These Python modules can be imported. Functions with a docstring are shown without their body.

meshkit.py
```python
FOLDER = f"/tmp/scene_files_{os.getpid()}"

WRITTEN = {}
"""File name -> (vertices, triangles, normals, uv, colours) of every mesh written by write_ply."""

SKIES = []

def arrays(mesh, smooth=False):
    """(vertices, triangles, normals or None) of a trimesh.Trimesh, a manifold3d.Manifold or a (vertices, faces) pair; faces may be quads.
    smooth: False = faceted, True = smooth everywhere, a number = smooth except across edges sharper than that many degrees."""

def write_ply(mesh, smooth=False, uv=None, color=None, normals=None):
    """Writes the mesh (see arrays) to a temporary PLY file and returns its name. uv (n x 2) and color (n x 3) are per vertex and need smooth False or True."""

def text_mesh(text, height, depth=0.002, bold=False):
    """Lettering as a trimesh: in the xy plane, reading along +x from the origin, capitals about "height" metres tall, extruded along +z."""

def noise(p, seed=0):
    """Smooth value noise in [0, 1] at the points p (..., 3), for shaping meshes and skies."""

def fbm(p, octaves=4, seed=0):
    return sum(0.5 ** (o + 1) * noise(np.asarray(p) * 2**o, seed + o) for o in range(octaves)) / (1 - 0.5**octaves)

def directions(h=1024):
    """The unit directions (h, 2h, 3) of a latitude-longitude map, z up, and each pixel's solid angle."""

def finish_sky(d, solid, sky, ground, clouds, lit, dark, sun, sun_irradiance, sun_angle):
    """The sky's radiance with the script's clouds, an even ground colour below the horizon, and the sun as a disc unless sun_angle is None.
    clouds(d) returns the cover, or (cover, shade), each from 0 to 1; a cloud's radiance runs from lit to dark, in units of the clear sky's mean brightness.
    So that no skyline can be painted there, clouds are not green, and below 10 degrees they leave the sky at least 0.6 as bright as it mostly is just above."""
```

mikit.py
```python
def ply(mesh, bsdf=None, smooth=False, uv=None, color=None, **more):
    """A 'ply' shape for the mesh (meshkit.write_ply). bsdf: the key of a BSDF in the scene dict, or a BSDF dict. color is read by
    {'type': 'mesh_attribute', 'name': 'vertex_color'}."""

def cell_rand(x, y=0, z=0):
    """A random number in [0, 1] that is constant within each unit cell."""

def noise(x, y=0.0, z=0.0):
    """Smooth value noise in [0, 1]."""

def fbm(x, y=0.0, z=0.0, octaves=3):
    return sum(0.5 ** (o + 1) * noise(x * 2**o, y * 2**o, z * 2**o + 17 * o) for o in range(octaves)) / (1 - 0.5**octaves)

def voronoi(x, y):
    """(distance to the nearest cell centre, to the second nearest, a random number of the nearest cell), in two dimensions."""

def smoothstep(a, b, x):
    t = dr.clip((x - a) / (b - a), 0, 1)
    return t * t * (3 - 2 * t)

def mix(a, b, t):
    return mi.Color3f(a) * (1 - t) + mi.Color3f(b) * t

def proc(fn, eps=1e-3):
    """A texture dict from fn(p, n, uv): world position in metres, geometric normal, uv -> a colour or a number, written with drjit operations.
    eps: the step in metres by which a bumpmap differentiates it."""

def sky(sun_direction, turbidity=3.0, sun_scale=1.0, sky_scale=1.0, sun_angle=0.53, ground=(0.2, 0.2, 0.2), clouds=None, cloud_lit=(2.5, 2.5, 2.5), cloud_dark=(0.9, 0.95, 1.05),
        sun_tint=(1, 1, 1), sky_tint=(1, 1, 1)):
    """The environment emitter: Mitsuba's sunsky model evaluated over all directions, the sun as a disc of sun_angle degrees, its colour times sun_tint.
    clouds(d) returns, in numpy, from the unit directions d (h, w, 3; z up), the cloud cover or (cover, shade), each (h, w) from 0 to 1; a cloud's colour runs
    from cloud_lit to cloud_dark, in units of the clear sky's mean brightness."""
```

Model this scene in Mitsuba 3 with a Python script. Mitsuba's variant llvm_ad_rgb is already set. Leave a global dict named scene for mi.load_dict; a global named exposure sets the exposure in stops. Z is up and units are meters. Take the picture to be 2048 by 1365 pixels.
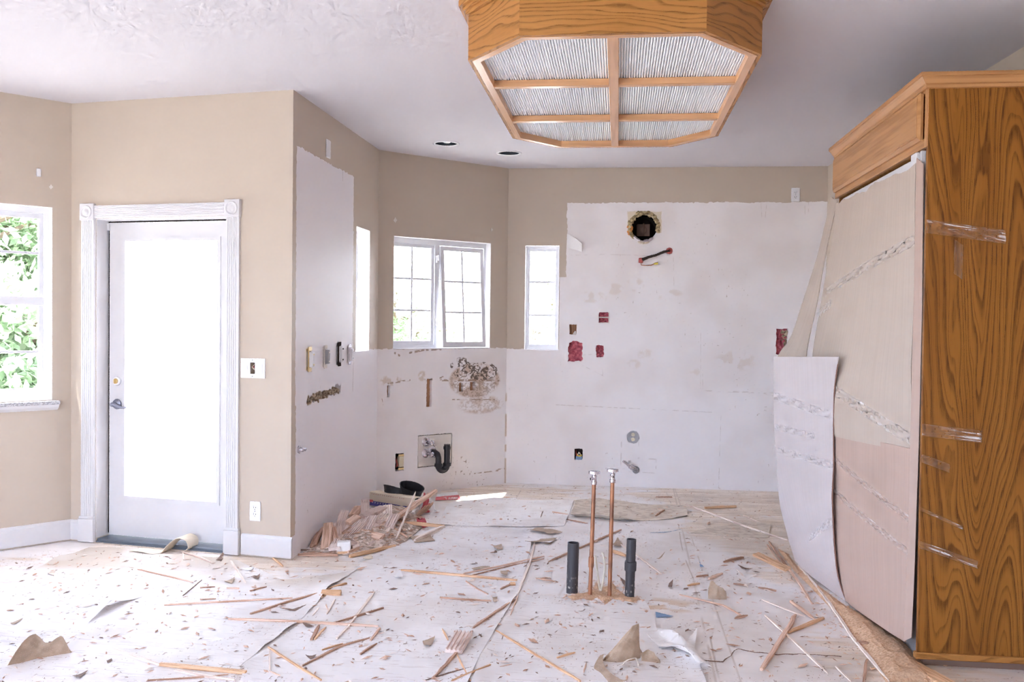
import math
import random
import numpy as np
import trimesh
import shapely
from shapely.geometry import Polygon, Point, box as sbox
from shapely.ops import unary_union
import drjit as dr
import mitsuba as mi
import mikit
import meshkit
from mikit import noise, fbm, smoothstep, mix, proc, ply, voronoi, cell_rand

T = mi.ScalarTransform4f
rng = np.random.default_rng(7)
random.seed(7)
scene, labels = {'type': 'scene'}, {}

# ------------------------------------------------------------------ camera
EYE = np.array([0.0, 0.0, 1.41])
FWD = np.array([-0.11373, 0.99329, -0.02080])
UPV = np.array([-0.01390, 0.01934, 0.99972])
scene['camera'] = {'type': 'perspective', 'fov': 57.896, 'fov_axis': 'x', 'near_clip': 0.05, 'far_clip': 200.0,
                   'to_world': T().look_at(origin=EYE.tolist(), target=(EYE + FWD).tolist(), up=UPV.tolist())}

# ------------------------------------------------------------------ sky and sun
SUN = (-0.55, -0.40, 1.0)


def clouds(d):
    f = meshkit.fbm(d * 3.0, 4, seed=3)
    return np.clip((f - 0.25) * 2.6, 0, 1) * 0.9


scene['sky'] = mikit.sky(SUN, turbidity=4.0, sun_scale=0.40, sky_scale=1.0, ground=(0.45, 0.44, 0.42), clouds=clouds,
                         cloud_lit=(1.9, 1.85, 1.9), cloud_dark=(1.3, 1.3, 1.35), sky_tint=(1.05, 1.19, 1.41), sun_tint=(0.95, 1.15, 1.40))
exposure = 5.42

# ------------------------------------------------------------------ helpers


def numbered(key):
    if key not in scene and key not in labels:
        return key
    i = 1
    while f'{key}_{i:03d}' in scene or f'{key}_{i:03d}' in labels:
        i += 1
    return f'{key}_{i:03d}'


def obj(name, mesh, mat, parent=None, smooth=False, uv=None, color=None, **more):
    key = numbered((parent + '__' if parent else '') + name)
    scene[key] = ply(mesh, mat, smooth, uv=uv, color=color, **more) if not isinstance(mesh, dict) else mesh
    return key


def thing(name, label, cat, group=None):
    key = numbered(name)
    labels[key] = {'label': label, 'category': cat}
    if group:
        labels[key]['group'] = group
    return key


def tag(key, label, cat=None, group=None, kind=None):
    labels[key] = {'label': label}
    if cat:
        labels[key]['category'] = cat
    if group:
        labels[key]['group'] = group
    if kind:
        labels[key]['kind'] = kind
    return key


def struct(name, mesh, mat, label, parent=None, **kw):
    k = obj(name, mesh, mat, parent, **kw)
    labels[k] = {'label': label, 'kind': 'structure'}
    return k


def cat(ms):
    return trimesh.util.concatenate([m for m in ms if m is not None])


def bx(x0, x1, y0, y1, z0, z1):
    m = trimesh.creation.box(extents=(x1 - x0, y1 - y0, z1 - z0))
    m.apply_translation(((x0 + x1) / 2, (y0 + y1) / 2, (z0 + z1) / 2))
    return m


def rbox(x0, x1, y0, y1, z0, z1, c=0.004):
    """Box with chamfered edges."""
    pts = []
    for sx in (0, 1):
        for sy in (0, 1):
            for sz in (0, 1):
                p = np.array([(x0, x1)[sx], (y0, y1)[sy], (z0, z1)[sz]])
                s = np.array([1 - 2 * sx, 1 - 2 * sy, 1 - 2 * sz]) * c
                for k in range(3):
                    q = p + s
                    q[k] = p[k]
                    pts.append(q)
    return trimesh.convex.convex_hull(np.array(pts))


def cyl(p0, p1, r, r1=None, n=24, cap=True):
    """Cylinder or cone frustum from p0 to p1."""
    p0, p1 = np.asarray(p0, float), np.asarray(p1, float)
    return tube([p0, p1], [r, r if r1 is None else r1], n, cap)


def tube(path, r, n=12, cap=True):
    path = np.asarray(path, float)
    r = np.broadcast_to(r, (len(path),))
    t = np.gradient(path, axis=0)
    t /= np.linalg.norm(t, axis=1, keepdims=True) + 1e-12
    a0 = np.array([0, 0, 1.0]) if abs(t[0][2]) < 0.9 else np.array([1.0, 0, 0])
    a = np.cross(t[0], a0)
    a /= np.linalg.norm(a)
    V = []
    ang = np.arange(n) * 2 * np.pi / n
    for i in range(len(path)):
        a = a - t[i] * (a @ t[i])
        a /= np.linalg.norm(a)
        b = np.cross(t[i], a)
        V.append(path[i] + r[i] * (np.cos(ang)[:, None] * a + np.sin(ang)[:, None] * b))
    V = np.vstack(V)
    F = []
    for i in range(len(path) - 1):
        for j in range(n):
            q = [i * n + j, i * n + (j + 1) % n, (i + 1) * n + (j + 1) % n, (i + 1) * n + j]
            F += [[q[0], q[1], q[2]], [q[0], q[2], q[3]]]
    if cap:
        m = len(V)
        V = np.vstack([V, path[0], path[-1]])
        for j in range(n):
            F += [[m, (j + 1) % n, j], [m + 1, (len(path) - 1) * n + j, (len(path) - 1) * n + (j + 1) % n]]
    return trimesh.Trimesh(V, F, process=False)


def lathe(profile, p0, axis, n=32):
    """Revolve (radius, height) pairs about the axis through p0."""
    axis = np.asarray(axis, float) / np.linalg.norm(axis)
    a0 = np.array([0, 0, 1.0]) if abs(axis[2]) < 0.9 else np.array([1.0, 0, 0])
    a = np.cross(axis, a0)
    a /= np.linalg.norm(a)
    b = np.cross(axis, a)
    ang = np.arange(n) * 2 * np.pi / n
    V = np.vstack([np.asarray(p0) + axis * h + r * (np.cos(ang)[:, None] * a + np.sin(ang)[:, None] * b) for r, h in profile])
    F = []
    for i in range(len(profile) - 1):
        for j in range(n):
            q = [i * n + j, i * n + (j + 1) % n, (i + 1) * n + (j + 1) % n, (i + 1) * n + j]
            F += [[q[0], q[1], q[2]], [q[0], q[2], q[3]]]
    return trimesh.Trimesh(V, F, process=False)


def extrude(poly, h):
    gs = getattr(poly, 'geoms', [poly])
    return cat([trimesh.creation.extrude_polygon(g, h, engine='earcut') for g in gs if g.area > 1e-9])


class Frame:
    """A wall's own axes: u along the wall, z up, w outward from the room (negative w = into the room)."""

    def __init__(self, P, Q):
        self.P, self.Q = np.array(P, float), np.array(Q, float)
        d = self.Q - self.P
        self.L = float(np.linalg.norm(d))
        self.d = d / self.L
        self.n = np.array([-self.d[1], self.d[0]])      # outward

    def pt(self, u, z, w=0.0):
        q = self.P + self.d * u + self.n * w
        return np.array([q[0], q[1], z])

    def put(self, mesh):
        """mesh given with x = u, y = w, z = z."""
        M = np.eye(4)
        M[:2, 0], M[:2, 1], M[:2, 3] = self.d, self.n, self.P
        m = mesh.copy()
        m.apply_transform(M)
        return m

    def box(self, u0, u1, z0, z1, w0, w1, c=0.0):
        return self.put(rbox(u0, u1, w0, w1, z0, z1, c) if c else bx(u0, u1, w0, w1, z0, z1))

    def slab(self, poly, w0, w1):
        """Extrude a polygon in (u, z) from w0 to w1."""
        m = extrude(poly, abs(w1 - w0))
        V = m.vertices
        m = trimesh.Trimesh(np.column_stack([V[:, 0], max(w0, w1) - V[:, 2], V[:, 1]]), m.faces, process=False)
        return self.put(m)


def grid_sheet(fn, nu, nv, t=0.0):
    """A surface fn(u, v) for u, v in [0, 1]; with thickness t it is closed."""
    u, v = np.meshgrid(np.linspace(0, 1, nu + 1), np.linspace(0, 1, nv + 1), indexing='ij')
    P = np.array([[fn(a, b) for a, b in zip(ra, rb)] for ra, rb in zip(u, v)], float).reshape(nu + 1, nv + 1, 3)
    return thicken_grid(P, t)


def thicken_grid(P, t):
    nu, nv = P.shape[0] - 1, P.shape[1] - 1
    idx = np.arange((nu + 1) * (nv + 1)).reshape(nu + 1, nv + 1)
    q = np.stack([idx[:-1, :-1], idx[1:, :-1], idx[1:, 1:], idx[:-1, 1:]], -1).reshape(-1, 4)
    F = np.vstack([q[:, [0, 1, 2]], q[:, [0, 2, 3]]])
    V = P.reshape(-1, 3)
    if not t:
        return trimesh.Trimesh(V, F, process=False)
    du, dv = np.gradient(P, axis=0), np.gradient(P, axis=1)
    N = np.cross(du, dv)
    N /= np.linalg.norm(N, axis=-1, keepdims=True) + 1e-12
    V2 = (P - N * t).reshape(-1, 3)
    m = len(V)
    rim = np.concatenate([idx[0, :], idx[1:, -1], idx[-1, -2::-1], idx[-2:0:-1, 0]])
    S = []
    for a, b in zip(rim, np.roll(rim, -1)):
        S += [[a, a + m, b], [b, a + m, b + m]]
    return trimesh.Trimesh(np.vstack([V, V2]), np.vstack([F, F[:, ::-1] + m, S]), process=False)


def poly_sheet(pts, h, t, step, lift=None):
    """A sheet cut to the outline pts (x, y); h(x, y) its height above the floor, t its thickness. Closed."""
    from scipy.spatial import Delaunay
    P = Polygon(pts).buffer(0)
    if hasattr(P, 'geoms'):
        P = max(P.geoms, key=lambda g: g.area)
    ring = P.exterior
    n = max(8, int(ring.length / step))
    B = np.array([ring.interpolate(i / n, normalized=True).coords[0] for i in range(n)])
    B = np.vstack([B, np.array(ring.coords)[:-1]])
    x0, y0, x1, y1 = P.bounds
    gx, gy = np.meshgrid(np.arange(x0, x1, step), np.arange(y0, y1, step))
    G = np.column_stack([gx.ravel(), gy.ravel()])
    inner = P.buffer(-step * 0.4)
    G = G[shapely.contains_xy(inner, G[:, 0], G[:, 1])] if not inner.is_empty else G[:0]
    V = np.vstack([B, G])
    F = Delaunay(V).simplices
    c = V[F].mean(1)
    F = F[shapely.contains_xy(P, c[:, 0], c[:, 1])]
    a = V[F]
    s = np.cross(a[:, 1] - a[:, 0], a[:, 2] - a[:, 0])
    F = np.where((s < 0)[:, None], F[:, ::-1], F)[np.abs(s) > 1e-10]
    z = np.array([h(*p) for p in V])
    top, bot = np.column_stack([V, z + t]), np.column_stack([V, z])
    m = len(V)
    e = np.vstack([F[:, [0, 1]], F[:, [1, 2]], F[:, [2, 0]]])
    key = {tuple(x) for x in e.tolist()}
    S = []
    for a, b in e.tolist():
        if (b, a) not in key:
            S += [[a, a + m, b], [b, a + m, b + m]]
    return trimesh.Trimesh(np.vstack([top, bot]), np.vstack([F, F[:, ::-1] + m, np.array(S)]), process=False)


def planar_uv(mesh, axis, off=(0.0, 0.0)):
    """Splits the mesh into faces; uv = (metres along the grain axis, metres across it on the face)."""
    axis = np.asarray(axis, float) / np.linalg.norm(axis)
    V = mesh.vertices[mesh.faces].reshape(-1, 3)
    N = np.repeat(mesh.face_normals, 3, axis=0)
    side = np.cross(N, axis)
    L = np.linalg.norm(side, axis=1, keepdims=True)
    alt = np.cross([0.3, 0.5, 0.81], axis)
    alt /= np.linalg.norm(alt)
    side = np.where(L > 0.2, side / np.maximum(L, 1e-9), alt)
    uv = np.column_stack([V @ axis + off[0], (V * side).sum(1) + off[1]])
    return trimesh.Trimesh(V, np.arange(len(V)).reshape(-1, 3), process=False), uv


def wood(name, mesh, axis, mat, parent=None):
    m, uv = planar_uv(mesh, axis, rng.uniform(-40, 40, 2))
    return obj(name, m, mat, parent, uv=uv)


# ------------------------------------------------------------------ materials


def rgb(*c):
    return {'type': 'rgb', 'value': list(map(float, c))}


def pr(col, rough=0.6, spec=0.4, metallic=0.0, **kw):
    c = rgb(*col) if isinstance(col, (tuple, list)) else col
    return {'type': 'twosided', 'bsdf': {'type': 'principled', 'base_color': c, 'roughness': rough, 'specular': spec, 'metallic': metallic, **kw}}


def diffuse(col):
    return {'type': 'twosided', 'bsdf': {'type': 'diffuse', 'reflectance': rgb(*col) if isinstance(col, (tuple, list)) else col}}


def bumped(inner, fn, scale, eps=1e-3):
    return {'type': 'twosided', 'bsdf': {'type': 'bumpmap', 'arbitrary': {**proc(fn, eps), }, 'scale': scale, 'bsdf': inner['bsdf'] if inner['type'] == 'twosided' else inner}}


TAN = (0.525, 0.450, 0.374)
WHITE_PATCH = (0.835, 0.81, 0.82)


def orange_peel(p, n, uv):
    a = noise(p.x * 95, p.y * 95, p.z * 95)
    b = noise(p.x * 210 + 9, p.y * 210, p.z * 210)
    return smoothstep(0.35, 0.75, a) * 0.7 + b * 0.3


def knockdown(p, n, uv):
    a = fbm(p.x * 48, p.y * 48, 0.5, 2)
    b = noise(p.x * 140, p.y * 140, 3.0)
    return smoothstep(0.42, 0.62, a) * 0.8 + b * 0.25


scene['tan_paint'] = bumped(pr(TAN, 0.55, 0.3), orange_peel, 0.0024)
scene['ceiling_paint'] = bumped(pr((0.605, 0.585, 0.61), 0.7, 0.25), knockdown, 0.0065)
scene['white_trim'] = pr((0.62, 0.615, 0.63), 0.32, 0.5)
scene['white_plastic'] = pr((0.74, 0.74, 0.76), 0.3, 0.5)
scene['vinyl_white'] = pr((0.68, 0.69, 0.72), 0.35, 0.5)
scene['glass_pane'] = {'type': 'thindielectric', 'int_ior': 1.5}
scene['dark_gap'] = diffuse((0.02, 0.018, 0.016))
scene['chrome'] = {'type': 'roughconductor', 'material': 'Cr', 'alpha': 0.12}
scene['steel'] = {'type': 'roughconductor', 'material': 'Cr', 'alpha': 0.28}
scene['black_plastic'] = pr((0.018, 0.018, 0.022), 0.35, 0.5)
scene['brass'] = pr((0.78, 0.62, 0.34), 0.3, 0.5, 0.9)

# ================================================================== the room
H = 2.74
A, B, C, D, E = (-3.405, 5.450), (-1.888, 5.210), (-1.873, 7.090), (-0.962, 8.000), (1.721, 8.000)
G = (-4.810, 3.750)
K = (-4.810, -2.200)
S = (2.230, -2.200)
W_nook, W_door, W_return, W_diag, W_back = Frame(G, A), Frame(A, B), Frame(B, C), Frame(C, D), Frame(D, E)
W_right, W_front, W_left = Frame(E, S), Frame(S, K), Frame(K, G)
THICK, SKIN, DEEP = 0.15, 0.014, 0.10


def wall(name, fr, mat, label, holes=(), pockets=(), ext=(0.0, 0.0), cut=None):
    """A wall with through holes (windows, doors) and shallow pockets (openings broken into the wallboard)."""
    whole = sbox(-ext[0], 0.0, fr.L + ext[1], H)
    through = unary_union([sbox(*h) if isinstance(h, tuple) else h for h in holes]) if holes else Polygon()
    broken = unary_union(list(pockets)) if pockets else Polygon()
    front = fr.slab(whole.difference(through).difference(broken), 0.0, DEEP)
    back = fr.slab(whole.difference(through), DEEP, THICK)
    parts = [front, back]
    if cut is not None:                                   # mitred against the neighbouring wall's face
        parts = [trimesh.intersections.slice_mesh_plane(q, np.r_[cut[1], 0.0], np.r_[cut[0], 0.0]) for q in parts]
    return struct(name, cat(parts), mat, label)


# ---- colour of the partly unpainted walls: tan texture paint above, bare wallboard where cabinets hung
def along(fr, p):
    return (p.x - float(fr.P[0])) * float(fr.d[0]) + (p.y - float(fr.P[1])) * float(fr.d[1])


def inside(u, z, u0, u1, z0, z1, s=0.002):
    return smoothstep(u0 - s, u0 + s, u) * (1 - smoothstep(u1 - s, u1 + s, u)) * smoothstep(z0 - s, z0 + s, z) * (1 - smoothstep(z1 - s, z1 + s, z))


def blotch(u, z, cu, cz, ru, rz):
    return 1 - smoothstep(0.3, 1.0, dr.square((u - cu) / ru) + dr.square((z - cz) / rz))


def stroke(u, z, u0, z0, u1, z1, w):
    """A scratch or drip from (u0, z0) to (u1, z1), w wide."""
    L2 = (u1 - u0) ** 2 + (z1 - z0) ** 2
    t = dr.clip(((u - u0) * (u1 - u0) + (z - z0) * (z1 - z0)) / L2, 0, 1)
    return 1 - smoothstep(0.4, 1.0, dr.sqrt(dr.square(u - u0 - t * (u1 - u0)) + dr.square(z - z0 - t * (z1 - z0))) / w)


def bare(u, z):
    n = fbm(u * 3, z * 3, 1.0)
    return mix(WHITE_PATCH, (0.79, 0.75, 0.745), smoothstep(0.35, 0.75, n))


def back_colour(p, n, uv):
    u, z = along(W_back, p), p.z
    j = (noise(u * 60, z * 60) - 0.5) * 0.012 + (noise(u * 9, z * 9, 4) - 0.5) * 0.008
    w = dr.maximum(inside(u + j, z + j, 0.512, 9, 1.8, 2.441), inside(u, z + j, -1, 9, -1, 1.176))
    w = dr.maximum(w, inside(u, z + j, 0.455, 9, 1.1, 1.802))
    w = dr.maximum(w, inside(u, z + j, 0.572, 9, 1.7, 1.85))
    c = mix(TAN, bare(u, z), w)
    # glue patches, scuffs and pencil marks left by the cabinets
    st = mi.Float(0)
    for cu, cz, ru, rz in ((0.73, 1.63, .16, .06), (0.93, 1.70, .09, .06), (1.10, 1.74, .09, .07), (1.42, 1.66, .10, .05), (1.20, 1.13, .08, .07), (1.10, 1.06, .07, .05),
                           (1.95, 1.10, .20, .10), (1.62, 1.02, .06, .08), (1.35, 1.62, .06, .05)):
        st = dr.maximum(st, blotch(u, z, cu, cz, ru, rz) * smoothstep(0.42, 0.62, fbm(u * 22, z * 22, cu)))
    c = mix(c, (0.64, 0.55, 0.47), st * 0.4)
    ln = mi.Float(0)
    for a in ((0.42, 0.695, 1.76, 0.66, .006), (1.70, 0.84, 2.32, 0.835, .010), (1.66, 1.36, 1.665, 0.86, .003), (1.68, 1.02, 1.685, 0.86, .003), (2.06, 0.86, 2.31, 0.80, .006),
              (0.96, 2.44, 0.963, 2.41, .004), (2.14, 2.44, 2.15, 2.32, .003), (2.19, 2.44, 2.175, 2.28, .004), (2.5, 2.44, 2.505, 2.31, .004), (2.53, 2.44, 2.53, 2.36, .004),
              (0.55, 1.99, 0.80, 1.995, .003), (0.8, 2.0, 1.35, 1.985, .003), (1.42, 1.98, 1.43, 1.72, .003), (0.44, 0.02, 0.44, 0.13, .003), (0.62, 1.06, 0.835, 0.955, .004), (0.835, 0.955, 0.835, 1.10, .006), (0.665, 1.13, 0.775, 1.14, .004), (1.004, 0.385, 1.0, 0.14, .007), (1.0, 0.135, 1.30, 0.125, .005), (1.30, 0.125, 1.30, 0.245, .006), (1.15, 0.25, 1.30, 0.245, .008), (1.15, 0.39, 1.157, 0.25, .005), (0.985, 0.155, 1.03, 0.155, .004), (1.83, 0.02, 1.84, 0.63, .004)):
        ln = dr.maximum(ln, stroke(u, z, *a))
    c = mix(c, (0.36, 0.29, 0.25), ln * smoothstep(0.30, 0.75, noise(u * 40, z * 40, 2)) * 0.30)
    spk = smoothstep(0.945, 0.96, noise(u * 70, z * 70, 8)) * smoothstep(0.6, 0.75, noise(u * 4, z * 4, 5)) * w
    # the seam in the inside corner
    c = mix(c, (0.50, 0.38, 0.27), (1 - smoothstep(0.004, 0.012, u)) * smoothstep(0.4, 0.55, noise(0, z * 16)) * (1 - smoothstep(0.7, 0.9, z)) * 0.8)
    return mix(c, (0.42, 0.35, 0.31), spk * 0.6)


def diag_colour(p, n, uv):
    u, z = along(W_diag, p), p.z
    j = (noise(u * 50, z * 50) - 0.5) * 0.016
    c = mix(TAN, bare(u, z), 1 - smoothstep(1.178, 1.186, z + j))
    # mould around the broken holes
    f = fbm(u * 70, z * 95, 1, 3)
    big = fbm(u * 16, z * 16, 6.0, 2)
    m1 = dr.maximum(blotch(u, z, 0.80, 1.02, .13, .10), blotch(u, z, 1.02, 0.985, .20, .09)) * smoothstep(0.36, 0.56, fbm(u * 24, z * 24, 3.0, 2))
    m2 = dr.maximum(blotch(u, z, 0.95, 0.91, .30, .17), blotch(u, z, 1.02, 0.70, .30, .10) * 0.35)
    c = mix(c, (0.50, 0.37, 0.28), dr.minimum(smoothstep(0.05, 0.5, m2) * smoothstep(0.25, 0.6, big), 1) * 0.75)
    c = mix(c, (0.30, 0.205, 0.145), smoothstep(0.47, 0.58, f) * smoothstep(0.05, 0.6, m2) * 0.55)
    c = mix(c, (0.12, 0.085, 0.065), smoothstep(0.44, 0.55, f) * smoothstep(0.1, 0.5, m1) * 0.92)
    ln = mi.Float(0)
    for a in ((0.72, 0.755, 1.18, 0.735, .006), (0.45, 0.925, 0.62, 0.945, .012), (0.60, 0.92, 1.22, 0.90, .012), (0.10, 0.91, 0.30, 0.93, .010), (0.045, 0.79, 0.055, 0.74, .004),
              (0.95, 0.115, 1.28, 0.115, .006), (1.12, 0.125, 1.28, 0.125, .010), (0.16, 1.15, 0.20, 1.13, .012), (0.30, 1.15, 0.42, 1.17, .012), (0.40, 1.17, 0.60, 1.175, .010)):
        ln = dr.maximum(ln, stroke(u, z, *a))
    c = mix(c, (0.30, 0.20, 0.14), ln * smoothstep(0.35, 0.6, noise(u * 45, z * 45, 2)) * 0.8)
    pale = dr.maximum(blotch(u, z, 0.12, 0.93, .12, .05), blotch(u, z, 0.42, 0.96, .05, .05))
    c = mix(c, (0.56, 0.47, 0.38), pale * smoothstep(0.4, 0.6, fbm(u * 30, z * 30)) * 0.6)
    spk = smoothstep(0.86, 0.90, noise(u * 75, z * 75, 8)) * smoothstep(0.45, 0.62, noise(u * 5, z * 5, 5)) * (1 - smoothstep(0.6, 0.9, z)) * smoothstep(0.5, 0.9, u)
    c = mix(c, (0.26, 0.18, 0.14), spk * 0.8)
    edge = smoothstep(W_diag.L - 0.012, W_diag.L - 0.004, u) * smoothstep(0.4, 0.55, noise(0, z * 16)) * (1 - smoothstep(0.7, 0.9, z))
    return mix(c, (0.50, 0.38, 0.27), edge * 0.8)


def return_colour(p, n, uv):
    u, z = along(W_return, p), p.z
    j = (noise(u * 60, z * 60) - 0.5) * 0.014 + (noise(u * 9, z * 9, 4) - 0.5) * 0.010
    w = dr.maximum(inside(u + j, z + j, 0.062, 1.212, 0.9, 2.43), inside(u + j, z + j, 0.075, 9, -1, 1.185))
    w = dr.maximum(w, inside(u + j, z, -1, 9, -1, 0.13))
    c = mix(TAN, mix((0.79, 0.775, 0.81), (0.77, 0.75, 0.78), fbm(u * 3, z * 3)), w)
    ln = mi.Float(0)
    for a in ((1.235, 1.13, 1.225, 0.90, .006), (1.21, 1.45, 1.23, 1.24, .012), (0.95, 2.43, 0.955, 2.36, .004)):
        ln = dr.maximum(ln, stroke(u, z, *a))
    c = mix(c, (0.42, 0.36, 0.34), ln * 0.7)
    spk = smoothstep(0.93, 0.95, noise(u * 60, z * 60, 8)) * smoothstep(0.6, 0.75, noise(u * 4, z * 4, 5)) * (1 - smoothstep(1.0, 1.3, z))
    return mix(c, (0.42, 0.36, 0.36), spk * 0.4 * w)


scene['back_wall_paint'] = bumped(pr(proc(back_colour), 0.6, 0.25), orange_peel, 0.0012)
scene['diagonal_wall_paint'] = bumped(pr(proc(diag_colour), 0.6, 0.25), orange_peel, 0.0012)
scene['return_wall_paint'] = bumped(pr(proc(return_colour), 0.42, 0.4), orange_peel, 0.0022)

# ---- openings
WIN1 = (1.19, 0.893, 2.094, 2.083)          # nook window
WIN2 = (1.285, 1.178, 1.645, 2.086)         # sidelight in the return wall
WIN3 = (0.140, 1.180, 1.105, 2.081)         # corner window
WIN4 = (0.152, 1.166, 0.450, 2.074)         # narrow window in the back wall
DOOR = (0.187, 0.0, 1.108, 2.020)


def jag(pts, amp, seed, step=0.012):
    """An outline broken out of wallboard: a polygon with ragged edges."""
    r = Polygon(pts).exterior
    n = max(12, int(r.length / step))
    g = np.random.default_rng(seed)
    q = np.array([r.interpolate(i / n, normalized=True).coords[0] for i in range(n)]) + g.uniform(-amp, amp, (n, 2))
    return Polygon(q).buffer(0)


def rect(u0, z0, u1, z1):
    return [(u0, z0), (u1, z0), (u1, z1), (u0, z1)]


back_holes = {
    'duct': Point(1.169, 2.225).buffer(0.108, 24),
    'hole_a': jag(rect(0.543, 1.305, 0.606, 1.392), .002, 1),
    'hole_b': jag(rect(0.795, 1.410, 0.880, 1.500), .002, 2),
    'hole_c': jag([(0.536, 1.075), (0.660, 1.075), (0.655, 1.235), (0.60, 1.255), (0.54, 1.24)], .007, 3),
    'hole_d': jag(rect(0.775, 1.115, 0.840, 1.215), .005, 4),
    'hole_e': jag([(2.285, 1.16), (2.36, 1.16), (2.385, 1.375), (2.285, 1.375)], .005, 5),
    'box_f': jag(rect(0.602, 0.222, 0.672, 0.318), .003, 6),
    'round_g': jag(Point(1.102, 0.43).buffer(0.055, 8).exterior.coords[:-1], .003, 7),
    'slot_h': Polygon([(1.36, 2.005), (1.41, 2.005), (1.41, 2.052), (1.36, 2.052)]),
    'slot_i': Polygon([(1.125, 1.93), (1.165, 1.93), (1.165, 1.965), (1.125, 1.965)]),
}
diag_holes = {
    'slot_a': jag(rect(0.090, 0.800, 0.116, 0.895), .002, 11),
    'slot_b': jag(rect(0.462, 0.705, 0.512, 0.935), .003, 12),
    'slot_c': jag(rect(0.785, 0.818, 0.828, 0.890), .002, 13),
    'slot_d': jag(rect(0.898, 0.822, 0.946, 0.896), .002, 14),
    'box_e': jag(rect(0.172, 0.205, 0.250, 0.345), .003, 15),
    'panel_f': jag(rect(0.383, 0.212, 0.720, 0.476), .002, 16),
}
gash = jag([(0.265, 0.885), (0.40, 0.895), (0.58, 0.905), (0.80, 0.912), (0.94, 0.905), (0.95, 0.968), (0.86, 0.972), (0.70, 0.955), (0.55, 0.955), (0.40, 0.94), (0.27, 0.93)], .010, 21, .02)
ret_holes = {'gash': gash, 'slot_a': Polygon(rect(0.245, 1.098, 0.330, 1.232)), 'slot_b': Polygon(rect(0.558, 1.105, 0.618, 1.235)),
             'slot_c': Polygon(rect(0.835, 1.105, 0.925, 1.250)), 'slot_d': Polygon(rect(1.075, 1.105, 1.150, 1.228))}
door_holes = {'switch': Polygon(rect(1.266, 1.078, 1.302, 1.158))}

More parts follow.
